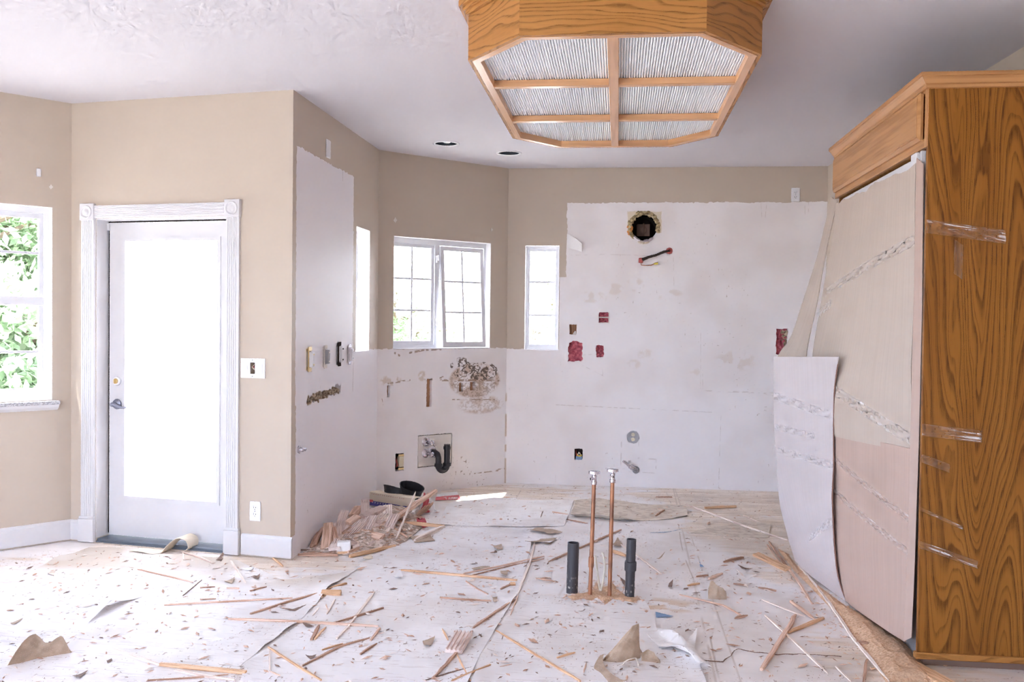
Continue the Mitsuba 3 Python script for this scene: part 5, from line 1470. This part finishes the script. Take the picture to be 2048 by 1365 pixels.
# ================================================================== pipes standing in the floor
for (x, y, xt, zt, lab, coup) in ((-.125, 4.76, -.112, .590, 'left copper pipe standing in the floor with a chrome stop valve', True), (-.025, 4.758, -.018, .604, 'right copper pipe standing in the floor with a chrome stop valve', False)):
    k = thing('copper_pipe', lab, 'copper pipe', 'copper pipes standing in the kitchen floor')
    d = np.array([xt - x, 0, zt])
    at = lambda z: (x + (xt - x) * z / zt, y, z)  # noqa: E731
    obj('tube', tube([at(0), at(zt * .5), at(zt)], .0105, 18), 'copper', k, smooth=40)
    if coup:
        obj('coupling', tube([at(.150), at(.151), at(.203), at(.204)], [.0105, .0145, .0145, .0105], 18), 'copper', k, smooth=40)
    v = obj('valve_body', tube([at(zt - .012), at(zt - .011), at(zt + .004), at(zt + .005), at(zt + .034), at(zt + .036), at(zt + .046)], [.0125, .0150, .0150, .0125, .0125, .008, .008], 14), 'chrome', k, smooth=30)
    t = np.array(at(zt + .046))
    h = trimesh.creation.cylinder(1.0, 1.0, sections=28)
    h.apply_scale((.029, .017, .013))
    h.apply_translation(t + [0, 0, .004])
    obj('oval_handle', h, 'chrome', k)
    o = np.array(at(zt + .020))
    obj('outlet_port', cat([cyl(o, o + [(-.016 if coup else .004), -.022, 0], .009, .008, 12)]), 'chrome', k)
    obj('port_mouth', cyl(o + [(-.016 if coup else .004), -.0215, 0], o + [(-.016 if coup else .004), -.0225, 0], .0055, n=12), 'void', k)
scene['abs_pipe'] = pr(proc(lambda p, n, uv: mix((0.05, 0.048, 0.055), (0.30, 0.28, 0.26), smoothstep(0.72, 0.82, noise(p.x * 130, p.y * 130, p.z * 60)) * (1 - smoothstep(.02, .12, p.z)))), 0.4, 0.45)


def hollow(path, r, wall=0.005, n=28):
    path = [np.array(q, float) for q in path]
    o = tube(path, r, n, cap=False)
    i = tube(path, np.asarray(r) - wall, n, cap=False)
    V = np.vstack([o.vertices, i.vertices])
    m, k = len(o.vertices), (len(path) - 1) * n
    rim = [[k + j, k + (j + 1) % n, m + k + (j + 1) % n] for j in range(n)] + [[k + j, m + k + (j + 1) % n, m + k + j] for j in range(n)]
    return trimesh.Trimesh(V, np.vstack([o.faces, i.faces[:, ::-1] + m, np.array(rim)]), process=False)


k = thing('drain_pipe', 'thick plain black drain pipe standing left of the copper pipes', 'drain pipe')
obj('pipe', hollow([(-.220, 4.808, 0), (-.216, 4.808, .262)], [.0300, .0300]), 'abs_pipe', k, smooth=40)
k = thing('drain_pipe', 'slimmer black drain pipe with a jointed collar standing right of the copper pipes', 'drain pipe')
obj('pipe', hollow([(.077, 4.774, 0), (.083, 4.774, .300)], [.0245, .0245]), 'abs_pipe', k, smooth=40)
obj('collar', hollow([(.0795, 4.774, .138), (.0796, 4.774, .139), (.0805, 4.774, .184), (.0806, 4.774, .185)], [.027, .0305, .0305, .027], .004), 'abs_pipe', k, smooth=40)
k = thing('loose_cable', 'two pale cable ends forking up from the floor between the copper pipes', 'cable')
obj('strand', tube([(-.075, 4.83, 0), (-.085, 4.835, .07), (-.098, 4.84, .15), (-.104, 4.85, .19)], .0055, 8), 'wire_white', k, smooth=40)
obj('strand', tube([(-.073, 4.83, 0), (-.060, 4.84, .06), (-.050, 4.845, .13), (-.062, 4.86, .195), (-.068, 4.87, .20)], .0055, 8), 'wire_white', k, smooth=40)

# ================================================================== torn underlay on the floor


def edge_lift(pts, amp, seed, reach=0.10, base=0.0):
    P = Polygon(pts).buffer(0)
    ring = P.exterior if not hasattr(P, 'geoms') else max(P.geoms, key=lambda q: q.area).exterior

    def h(x, y):
        d = ring.distance(Point(x, y))
        n = max(0.0, meshkit.fbm(np.array([[x * 5, y * 5, seed]]), 2)[0] - 0.42) * 3.0
        return base + amp * n * max(0.0, 1 - d / reach) ** 2
    return h


for i, (nm, pts, mat, amp, lab) in enumerate((('l', SHEET_LEFT, 'felt', .016, 'torn white underlay sheet at the left in front of the door'), ('m', SHEET_MID, 'felt', .012, 'torn white underlay sheet in the middle of the floor'),
                                              ('c', SHEET_CENTRE, 'felt', .010, 'torn white underlay sheet in front of the standing pipes'), ('b', SHEET_BACK, 'felt', .012, 'pale underlay sheet before the corner'),
                                              ('t', SHEET_TAN, 'felt_tan', .030, 'rumpled tan underlay strip behind the copper pipes'), ('d', SHEET_DARK, 'felt_tan', .010, 'tan underlay patch by the cardboard'))):
    m = poly_sheet(pts, edge_lift(pts, amp, i + 2, 0.10), 0.0022, 0.045)
    q = obj('underlay_sheet', m, mat, 'floor', smooth=35)
    labels[q] = {'label': lab}

MATS = ('wood_pale', 'wood_pink', 'wood_brown', 'wood_orange', 'wood_dark')


def strip(pts, wd, seed, zs=None, thick=None, point=True):
    """A split strip of wood along pts lying on the floor: irregular, with tapering splintered ends. Returns mesh, uv."""
    g = np.random.default_rng(seed)
    P = np.array([np.r_[q, 0.0] if len(q) == 2 else q for q in pts], float)
    d = np.r_[0, np.cumsum(np.linalg.norm(np.diff(P, axis=0), axis=1))]
    n = int(np.clip(d[-1] / 0.05, 3, 14)) + 1
    s = np.linspace(0, d[-1], n)
    C_ = np.array([np.interp(s, d, P[:, k]) for k in range(3)]).T
    if len(pts[0]) == 2:
        C_[:, 2] = 0.003
    t = thick or min(wd * 0.62, 0.016)
    f = np.ones(n)
    if point:
        f[0], f[-1] = g.uniform(.25, .9), g.uniform(.2, .9)
        if n > 5:
            f[1], f[-2] = max(f[0], .8), max(f[-1], .75)
    V, uv = [], []
    for i in range(n):
        tg = C_[min(i + 1, n - 1)] - C_[max(i - 1, 0)]
        tg /= np.linalg.norm(tg)
        side = np.cross([0, 0, 1.0], tg)
        side /= np.linalg.norm(side) + 1e-9
        c = C_[i] + side * g.uniform(-.08, .08) * wd
        a, b = wd * f[i] / 2, t * (0.55 + .45 * f[i])
        sk = g.uniform(-.12, .12) * wd
        V += [c - side * a, c + side * a, c + side * (a * .86 + sk) + [0, 0, b], c - side * (a * .86 - sk) + [0, 0, b * g.uniform(.85, 1.1)]]
        uv += [(s[i], 0), (s[i], wd), (s[i], wd + t), (s[i], -t)]
    F = []
    for i in range(n - 1):
        for j in range(4):
            q = [i * 4 + j, i * 4 + (j + 1) % 4, (i + 1) * 4 + (j + 1) % 4, (i + 1) * 4 + j]
            F += [[q[0], q[1], q[2]], [q[0], q[2], q[3]]]
    e = (n - 1) * 4
    F += [[0, 2, 1], [0, 3, 2], [e, e + 1, e + 2], [e, e + 2, e + 3]]
    m = trimesh.Trimesh(V, F, process=False)
    uv = np.array(uv) + g.uniform(-30, 30, 2)
    m2 = trimesh.Trimesh(m.vertices[m.faces].reshape(-1, 3), np.arange(len(m.faces) * 3).reshape(-1, 3), process=False)
    return m2, uv[m.faces.ravel()]


for i, (pts, wd, tone, lab) in enumerate(STICKS):
    m, uv = strip(pts, wd * 0.80, 100 + i)
    k = obj('wood_strip', m, MATS[tone], uv=uv)
    tag(k, lab, 'wood strip', 'wood strips scattered on the floor')


def plank(a, b, wd, t=0.017, grooves=0, face=(0, -0.45, 0.9)):
    """A flooring offcut from a to b (its lower face), its top turned toward face; grooved along its length."""
    a, b, nrm = np.array(a, float), np.array(b, float), np.array(face, float)
    L = np.linalg.norm(b - a)
    tg = (b - a) / L
    nrm = nrm - tg * (nrm @ tg)
    nrm /= np.linalg.norm(nrm)
    side = np.cross(nrm, tg)
    if grooves:
        pr_ = [(-wd / 2, 0), (wd / 2, 0), (wd / 2, t)]
        for k in range(grooves):
            c = wd / 2 - (k + .5) * wd / grooves
            g_ = wd / grooves * .22
            pr_ += [(c + g_ * 1.3, t), (c + g_, t * .66), (c - g_, t * .66), (c - g_ * 1.3, t)]
        pr_ += [(-wd / 2, t)]
    else:
        pr_ = [(-wd / 2, .001), (-wd / 2 + .001, 0), (wd / 2 - .001, 0), (wd / 2, .001), (wd / 2, t - .0015), (wd / 2 - .0015, t), (-wd / 2 + .0015, t), (-wd / 2, t - .0015)]
    m = trimesh.creation.extrude_polygon(Polygon(pr_), L, engine='earcut')
    V = m.vertices
    W = a + V[:, :1] * side + V[:, 1:2] * nrm + V[:, 2:3] * tg
    m = trimesh.Trimesh(W, m.faces, process=False)
    m.fix_normals()
    return planar_uv(m, tg, rng.uniform(-30, 30, 2))


BM = ('wood_pink', 'wood_weathered', 'wood_weathered', 'wood_weathered', 'wood_pink', 'wood_weathered', 'wood_brown', 'wood_weathered', 'wood_pale', 'wood_weathered', 'wood_brown')
BG = (0, 4, 5, 5, 0, 5, 0, 3, 0, 3, 0)
for i, (a, b, wd, lab) in enumerate(BOARDS):
    m, uv = plank(a, b, wd, 0.019, BG[i])
    k = obj('floor_board_offcut', m, BM[i], uv=uv)
    tag(k, lab, 'board offcut', 'flooring offcuts in the rubble heap')
HM = ('wood_pink', 'wood_pale', 'wood_orange', 'wood_pale', 'wood_pink', 'wood_orange', 'wood_brown', 'wood_dark', 'wood_pink', 'wood_brown', 'paper_white')
for i, (a, b, wd, lab) in enumerate(HEAP_STICKS):
    m, uv = strip([a, b], wd * .9, 300 + i, thick=min(wd * .7, .02))
    k = obj('heap_stick', m, HM[i], uv=uv)
    tag(k, lab, 'wood strip', 'sticks in the rubble heap')
b = rbox(-.040, .040, -.03, .03, 0.002, .075, .004)
b.apply_transform(trimesh.transformations.rotation_matrix(.25, (0, 0, 1)))
b.apply_translation((-1.622, 5.40, 0))
k = thing('painted_block', 'white painted wood block with a raw orange foot at the front of the rubble heap', 'wood block')
obj('block', b, 'paper_white', k)
b = rbox(-.038, .038, -.034, -.029, 0.004, .022, .001)
b.apply_transform(trimesh.transformations.rotation_matrix(.25, (0, 0, 1)))
b.apply_translation((-1.622, 5.40, 0))
obj('raw_edge', b, 'wood_orange', k)

m, uv = plank((-1.487, 4.566, .002), (-1.388, 4.576, .002), .034, .022)
k = obj('wood_block', m, 'wood_orange', uv=uv)
tag(k, 'small squared orange wood block alone left of the standing pipes', 'wood block')
m, uv = plank((-.672, 3.835, .004), (-.657, 4.025, .020), .072, .020, 4)
k = obj('grooved_block', m, 'wood_weathered', uv=uv)
tag(k, 'grooved flooring block lying across strips at the lower centre', 'wood block')
m, uv = plank((-.553, 4.885, .001), (-.528, 4.892, .001), .018, .016)
k = obj('wood_block', m, 'wood_orange', uv=uv)
tag(k, 'tiny orange wood cube left of the thick black pipe', 'wood block')
m, uv = plank((.855, 5.75, .002), (.985, 5.42, .002), .045, .016)
k = obj('wood_plank_end', m, 'wood_orange', uv=uv)
tag(k, 'orange plank end at the far tip of the sawdust strip', 'plank')
m, uv = plank((1.13, 4.22, .004), (1.36, 3.62, .004), .055, .014)
k = obj('wood_plank_end', m, 'wood_orange', uv=uv)
tag(k, 'orange plank lying on the sawdust at the foot of the oak cabinet', 'plank')

# loose offcuts filling the heap
g = np.random.default_rng(31)
for i in range(18):
    x, y = g.uniform(-1.82, -1.42), g.uniform(5.50, 6.25)
    if x > -1.62 + (y - 5.5) * .18 + .05:
        x -= .18
    a = g.normal(1.95, .38)
    L = g.uniform(.22, .38)
    z = .02 + .09 * min(1, max(0, (y - 5.45) / .8)) * g.uniform(.4, 1)
    d = np.array([math.cos(a), math.sin(a), g.uniform(-.05, .28)])
    p = np.array([x, y, z])
    q0 = p - d * L / 2
    q0[2] = max(q0[2], .006)
    m, uv = plank(p + d * L / 2, q0, g.uniform(.045, .075), .019, int(g.choice([0, 0, 4, 5])))
    k = obj('floor_board_offcut', m, ('wood_weathered', 'wood_pink', 'wood_weathered', 'wood_pale', 'wood_weathered')[i % 5], uv=uv)
    tag(k, 'rough flooring offcut lying loose in the rubble heap', 'board offcut', 'loose offcuts in the rubble heap')

# rubble crumbs under the heap
g = np.random.default_rng(77)


def crumbs(n, place, smin, smax, seed):
    g = np.random.default_rng(seed)
    V, F = [], []
    for i in range(n):
        x, y, z = place(g)
        s = g.uniform(smin, smax) * (1 if g.random() < .8 else 1.7)
        a = g.uniform(0, np.pi)
        w_ = s * g.uniform(.15, .5)
        dx, dy = math.cos(a), math.sin(a)
        h = s * g.uniform(.06, .35)
        c = np.array([x, y, z])
        q = np.array([[-s * dx, -s * dy, 0], [w_ * dy, -w_ * dx, h * .3], [s * dx, s * dy, h * g.uniform(0, 1)], [-w_ * dy, w_ * dx, h * .3], [0, 0, h]]) + c
        k = len(V)
        V += q.tolist()
        F += [[k, k + 1, k + 4], [k + 1, k + 2, k + 4], [k + 2, k + 3, k + 4], [k + 3, k, k + 4], [k, k + 3, k + 2], [k, k + 2, k + 1]]
    return trimesh.Trimesh(V, F, process=False)


heap_poly = Polygon([(-1.86, 5.35), (-1.56, 5.36), (-1.33, 5.62), (-1.30, 6.2), (-1.45, 6.75), (-1.80, 6.75)])


def heap_height(x, y):
    d = heap_poly.exterior.distance(Point(x, y)) if heap_poly.contains(Point(x, y)) else 0
    return min(d * .28, .055) + .02 * (meshkit.noise(np.array([[x * 18, y * 18, 2]]))[0] - .3)


m = poly_sheet(list(heap_poly.exterior.coords)[:-1], lambda x, y: max(heap_height(x, y), .001), .003, .03)
mound = obj('mound', m, 'rubble_dust', thing('rubble_mound', 'mound of crumbled debris under the boards in the corner by the return wall', 'rubble'))
hc = list(heap_poly.bounds)


def in_heap(g):
    while True:
        x, y = g.uniform(hc[0], hc[2]), g.uniform(hc[1], hc[3])
        if heap_poly.contains(Point(x, y)):
            return x, y, max(heap_height(x, y), 0) + .004


k = obj('wood_chips', crumbs(260, in_heap, .010, .032, 5), 'wood_brown', 'rubble_mound')
labels[k] = {'label': 'brown chips', 'kind': 'stuff'}
k = obj('wood_chips', crumbs(200, in_heap, .010, .030, 6), 'wood_pale', 'rubble_mound')
labels[k] = {'label': 'pale chips', 'kind': 'stuff'}

# ---- printed carton with black trays behind the heap, flattened carton piece on the floor
k = thing('printed_carton', 'torn cream carton with a blue starred band lying behind the rubble heap', 'carton')
ca, cb_ = np.array([-1.845, 6.79]), np.array([-1.452, 6.585])
FC = Frame(ca, cb_)
obj('front_face', FC.put(cat([rbox(0, FC.L, -.002, .002, .012, .115, .001)])), 'paper_cream', k)
obj('top_flap', FC.put(grid_sheet(lambda s, t: (FC.L * s, .002 + .11 * t, .115 + .012 * t - .02 * t * t), 6, 4, .002)), 'paper_cream', k)
obj('side_face', FC.put(rbox(-.001, .003, 0, .14, .012, .11, .001)), 'paper_cream', k)
obj('bottom_face', FC.put(rbox(0, FC.L, 0, .14, .010, .014, .001)), 'paper_cream', k)
q = obj('blue_band', FC.put(rbox(.004, FC.L * .93, -.0035, -.0015, .014, .050, .0005)), 'print_blue', k)
labels[q] = {'label': 'blue printed band with white stars'}
st = []
for i in range(14):
    c = (.034 + i * .0265, .040)
    st.append(FC.slab(Polygon([(c[0] + (.0075 if j % 2 == 0 else .003) * math.sin(j * np.pi / 5), c[1] + (.0075 if j % 2 == 0 else .003) * math.cos(j * np.pi / 5)) for j in range(10)]), -.0045, -.003))
obj('star_row', cat(st), 'paper_white', q)
obj('red_corner', FC.put(rbox(.004, .040, -.0045, -.003, .040, .058, .0005)), 'print_red', k)
obj('dot_row', FC.put(cat([rbox(.02 + i * .021, .030 + i * .021, -.003, -.0015, .100, .106, .0005) for i in range(16)])), 'wood_brown', k)
for i, (x, y, r, z, a0, a1, lab) in enumerate(((-1.645, 6.80, .115, .10, 0.2, 2 * np.pi + .2, 'lower black plastic tray lying behind the printed carton'), (-1.535, 6.80, .095, .115, 0, 2 * np.pi, 'taller black plastic tray behind the printed carton, nearer the sink'))):
    kk = thing('plastic_tray', lab, 'tray', 'black trays behind the rubble heap')
    prof = [(r * .78, 0), (r * .80, .004), (r * .98, .055 + .02 * i), (r * 1.02, .058 + .02 * i), (r * 1.02, .062 + .02 * i), (r * .96, .060 + .02 * i), (r * .76, .006), (.0005, .006)]
    m = lathe(prof, (0, 0, 0), (0, 0, 1), 28)
    m.vertices[:, 1] *= .72
    m.apply_transform(trimesh.transformations.rotation_matrix((-.35, .30)[i], (1, 0, 0)))
    m.apply_transform(trimesh.transformations.rotation_matrix(.25, (0, 1, 0)))
    m.apply_translation((x, y, z - .02))
    obj('tray', m, 'black_plastic', kk, smooth=40)

k = thing('flattened_carton', 'flat carton piece with a red printed band on the floor by the diagonal wall', 'carton')
fc = [(-1.440, 7.38), (-1.300, 7.50), (-1.215, 7.18), (-1.405, 7.10)]
obj('card', poly_sheet(fc, lambda x, y: .003, .002, .05), 'paper_white', k)
band = [(-1.425, 7.24), (-1.262, 7.36), (-1.213, 7.175), (-1.402, 7.095)]
q = obj('red_band', poly_sheet(band, lambda x, y: .0052, .0006, .05), 'print_red', k)
p0, p1 = np.array([-1.385, 7.135]), np.array([-1.225, 7.20])
tm = meshkit.text_mesh('7.com', 0.055, 0.0008, True)
sc = np.linalg.norm(p1 - p0) / tm.extents[0] * .62
dd = (p1 - p0) / np.linalg.norm(p1 - p0)
V = tm.vertices
nn = np.array([-dd[1], dd[0]])
W_ = np.column_stack([(p0 + dd * .055) + V[:, :1] * sc * dd + V[:, 1:2] * 1.5 * nn, .0059 + V[:, 2]])
obj('lettering', trimesh.Trimesh(W_, tm.faces, process=False), 'paper_white', q)

k = thing('printed_wrapper', 'crumpled wrapper printed red white and blue behind the long tapering board', 'wrapper')


def crump(cx, cy, r, h, seed, z0=0.0):
    def fn(s, t):
        a, q = 2 * np.pi * s, t
        n = meshkit.fbm(np.array([[math.cos(a) * 2 + 5, math.sin(a) * 2 + 5, t * 3 + seed]]), 3)[0]
        rr = r * (1 - q * .6) * (.6 + .9 * n)
        return np.array([cx + rr * math.cos(a), cy + rr * math.sin(a), z0 + h * q * (.7 + .8 * n)])
    return grid_sheet(fn, 18, 6)


obj('paper', crump(-1.40, 6.72, .07, .10, 4), 'paper_white', k)
obj('red_print', crump(-1.395, 6.69, .035, .118, 9), 'print_red', k)
k = obj('red_scrap', crump(-1.325, 6.20, .05, .05, 14), 'print_red')
tag(k, 'crumpled red printed scrap under the long tapering board', 'paper scrap')

# ---- sawdust along the cardboard and around the pipes
scene['sawdust'] = diffuse(proc(lambda p, n, uv: mix((0.74, 0.53, 0.37), (0.56, 0.36, 0.23), smoothstep(0.3, 0.7, fbm(p.x * 170, p.y * 170, 1.0)))))


def mound_h(pts, top, seed):
    P = Polygon(pts).buffer(0)

    def h(x, y):
        q = Point(x, y)
        d = P.exterior.distance(q) if P.contains(q) else 0
        return max(.0004, min(d * .45, top) * (.55 + .9 * meshkit.fbm(np.array([[x * 14, y * 14, seed]]), 3)[0]))
    return h


k = thing('sawdust_strip', 'long strip of orange sawdust heaped along the foot of the cardboard', 'sawdust')
labels[k]['kind'] = 'stuff'
m = poly_sheet(SAWDUST, mound_h(SAWDUST, .028, 3), .001, .022)
obj('heap', m, 'sawdust', k)
SP = Polygon(SAWDUST).buffer(.12)
sb = SP.bounds


def near_saw(g):
    while True:
        x, y = g.uniform(sb[0], sb[2]), g.uniform(sb[1], sb[3])
        q = Point(x, y)
        if SP.contains(q):
            return x, y, .004 + (mound_h_s(x, y) if SP_in.contains(q) else 0)


SP_in = Polygon(SAWDUST).buffer(0)
mound_h_s = mound_h(SAWDUST, .028, 3)
obj('flakes', crumbs(700, near_saw, .003, .010, 8), 'wood_orange', k)
k = thing('sawdust_ring', 'sawdust scattered around the feet of the standing pipes', 'sawdust')
labels[k]['kind'] = 'stuff'
obj('heap', poly_sheet(SAWDUST2, mound_h(SAWDUST2, .008, 6), .001, .022), 'sawdust', k)
S2 = Polygon(SAWDUST2).buffer(.03)
s2 = S2.bounds


def near_ring(g):
    while True:
        x, y = g.uniform(s2[0], s2[2]), g.uniform(s2[1], s2[3])
        if S2.contains(Point(x, y)):
            return x, y, .006


obj('flakes', crumbs(220, near_ring, .004, .016, 9), 'wood_pink', k)

# ---- torn paper and felt scraps
FM = {'blue': 'box_blue', 'dark': 'wood_dark', 'brown': 'felt_brown', 'tan': 'felt_tan', 'pale': 'paper_white', 'grey': 'felt_tan', 'orange': 'wood_brown', 'pink': 'felt_tan', 'yellowish': 'paper_cream'}
for i, (pts, h, lab) in enumerate(FLAKES):
    mt = next((v for c, v in FM.items() if c in lab), 'felt_brown')
    P = Polygon(pts).buffer(0)
    c = np.array(P.centroid.coords[0])
    ext = max(np.linalg.norm(np.array(pts) - c, axis=1))
    a = rng.uniform(0, 2 * np.pi)
    dv = np.array([math.cos(a), math.sin(a)])

    def hf(x, y, c=c, dv=dv, ext=ext, h=h, i=i):
        s = ((np.array([x, y]) - c) @ dv) / ext
        return .003 + h * (abs(s) ** 1.6 * (1 if s > 0 else .5)) + h * .35 * meshkit.noise(np.array([[x * 30, y * 30, i]]))[0]
    k = obj('torn_flake', poly_sheet(pts, hf, .0018, max(ext / 5, .008)), mt, smooth=30)
    tag(k, lab, 'paper scrap', 'torn flakes on the floor')


def standing(base, heights, lean, label, mat, cat_='felt scrap', t=0.0025, top=(0.0, 0.0)):
    """A torn piece standing up from a line on the floor: heights along it, leaning by (dx, dy) per metre of height, curling at the top."""
    Bp = np.array(base, float)
    d = np.r_[0, np.cumsum(np.linalg.norm(np.diff(Bp, axis=0), axis=1))]
    d /= d[-1]
    hs = np.array(heights, float)

    def fn(s, t_):
        x, y = np.interp(s, d, Bp[:, 0]), np.interp(s, d, Bp[:, 1])
        h = np.interp(s, np.linspace(0, 1, len(hs)), hs) * t_
        wv = (meshkit.fbm(np.array([[s * 3.5, t_ * 2.0, hs.sum() * 50]]), 2)[0] - .5) * .045 * t_
        y += wv
        x += wv * .3
        return np.array([x + lean[0] * h + top[0] * h * t_, y + lean[1] * h + top[1] * h * t_, .002 + h])
    k = obj('felt_scrap', grid_sheet(fn, 30, 8, t), mat, smooth=40)
    tag(k, label, cat_, 'torn felt scraps')
    return k


standing([(-2.410, 3.440), (-2.355, 3.53), (-2.255, 3.615)], [.002, .050, .085, .100, .102, .085, .058, .055, .070, .078, .045, .003], (0.05, 0.25), 'large torn brown felt flap standing up at the lower left edge of the photo', 'felt_brown')
standing([(.478, 4.800), (.525, 4.795), (.570, 4.800)], [.050, .086, .088, .070, .066, .060, .058, .040], (0, .30), 'small olive brown felt scrap standing upright right of the jointed black pipe', 'felt_brown')
standing([(-.045, 3.840), (.02, 3.835), (.075, 3.86), (.112, 3.90)], [.004, .045, .090, .125, .130, .075, .040, .022], (.12, .10), 'big brown paper curl rearing up at the bottom centre of the photo', 'felt_brown', 'paper curl', top=(.25, .6))
standing([(.116, 3.868), (.150, 3.860), (.192, 3.850)], [.028, .036, .040, .036, .026, .012], (0, .5), 'round brown paper lobe right of the big brown curl', 'felt_brown', 'paper curl')


def ribbon(path, wd, dirv, mat, label, name='paper_curl', t=.002, cat_='paper curl'):
    path, dv = np.array(path, float), np.array(dirv, float)
    d = np.r_[0, np.cumsum(np.linalg.norm(np.diff(path, axis=0), axis=1))]
    from scipy.interpolate import PchipInterpolator
    f = PchipInterpolator(d / d[-1], path)
    w_ = np.broadcast_to(wd, (len(path),))

    def fn(s, q):
        return f(s) + dv * (q - .5) * np.interp(s, d / d[-1], w_)
    k = obj(name, grid_sheet(fn, 30, 6, t), mat, smooth=40)
    tag(k, label, cat_, 'torn felt scraps')
    return k


ribbon([(-.048, 3.84, .03), (-.060, 3.78, .012), (-.040, 3.70, .004), (.00, 3.62, .008), (.035, 3.56, .03)], [.02, .05, .06, .06, .05], (.75, .3, .25), 'felt_brown', 'brown paper strip trailing from the big curl to the bottom edge')
ribbon([(.035, 3.80, .004), (.060, 3.78, .035), (.085, 3.79, .040), (.100, 3.80, .006)], [.05, .06, .06, .03], (.1, -.8, .3), 'felt_tan', 'tan torn paper bit inside the big brown curl')
ribbon([(-2.90, 5.27, .004), (-2.80, 5.25, .012), (-2.73, 5.24, .006), (-2.69, 5.27, .006), (-2.655, 5.30, .050), (-2.60, 5.33, .088), (-2.555, 5.33, .075), (-2.535, 5.32, .035), (-2.56, 5.30, .012)],
       [.06, .09, .10, .12, .13, .14, .13, .12, .10], (.10, .95, .0), 'paper_cream', 'pale curled underlay strip arching over the door threshold')
# the lifted, torn underlay right of the big curl
lift = [(.150, 4.20), (.195, 4.03), (.26, 3.97), (.345, 3.80), (.40, 3.82), (.345, 4.02), (.375, 4.23), (.335, 4.20), (.315, 4.08), (.25, 4.17), (.21, 4.24)]


def lift_h(x, y):
    r1 = math.exp(-(((x - .305) * .80 + (y - 3.90) * .45) / .030) ** 2) * .055 * math.exp(-((y - 3.90) / .11) ** 2)
    r2 = math.exp(-(((x - .265) * .85 + (y - 4.14) * .55) / .026) ** 2) * .040 * math.exp(-((x - .27) / .06) ** 2)
    r3 = .045 * max(0, (x - .345) / .04) ** 1.2 if y > 4.05 else 0
    return .003 + r1 + r2 + min(r3, .05)


k = obj('lifted_underlay', poly_sheet(lift, lift_h, .0022, .012), 'felt', smooth=35)
tag(k, 'torn underlay piece lifted in two open ridges right of the big brown curl', 'underlay scrap')
tip = [(-2.40, 3.98), (-2.485, 4.17), (-2.43, 4.35), (-2.36, 4.40), (-2.41, 4.20)]
k = obj('lifted_underlay', poly_sheet(tip, lambda x, y: .003 + .05 * max(0, 1 - abs((x + 2.42)) / .06) * max(0, 1 - abs(y - 4.18) / .2), .002, .02), 'paper_white', smooth=35)
tag(k, 'pointed white underlay tip folded up on the left floor', 'underlay scrap')

# the crack where the underlay tore at lower right
pc = np.array(CRACK)
ck = []
for i in range(len(pc) - 1):
    a, b = pc[i], pc[i + 1]
    d = np.linalg.norm(b - a)
    n = max(2, int(d / .03))
    for j in range(n):
        p, q = a + (b - a) * j / n, a + (b - a) * (j + 1) / n
        ck.append(np.r_[p + rng.normal(0, .004, 2), .003 + .003 * rng.random()])
m = tube(ck, .0012 + .0016 * rng.random(len(ck)), 5)
k = obj('torn_edge', m, 'wood_dark', 'floor')
labels[k] = {'label': 'ragged dark tear in the underlay at lower right'}

# ---- flecks all over the floor
fl = Polygon([(-3.30, 5.25), (-1.98, 5.10), (-1.78, 5.5), (-1.70, 5.9), (-1.30, 6.9), (-.95, 7.9), (1.30, 7.9), (1.00, 5.9), (1.15, 4.6), (1.15, 3.4), (-2.6, 3.2), (-3.6, 4.6)])
fb = fl.bounds


def on_floor(g):
    while True:
        x, y = g.uniform(fb[0], fb[2]), g.uniform(fb[1], fb[3])
        if fl.contains(Point(x, y)) and g.random() < (1.0 if y < 5.6 else .45):
            return x, y, .0045


for n, mt, s0, s1, sd, lab in ((750, 'wood_dark', .004, .015, 21, 'tiny dark flecks strewn over the whole floor'), (600, 'wood_brown', .005, .020, 22, 'small brown splinters strewn over the whole floor'), (420, 'wood_pink', .006, .022, 23, 'small pinkish splinters strewn over the whole floor'),
                               (260, 'wood_pale', .006, .022, 24, 'small pale splinters strewn over the whole floor')):
    k = obj('wood_flecks', crumbs(n, on_floor, s0, s1, sd), mt)
    tag(k, lab, 'debris', kind='stuff')
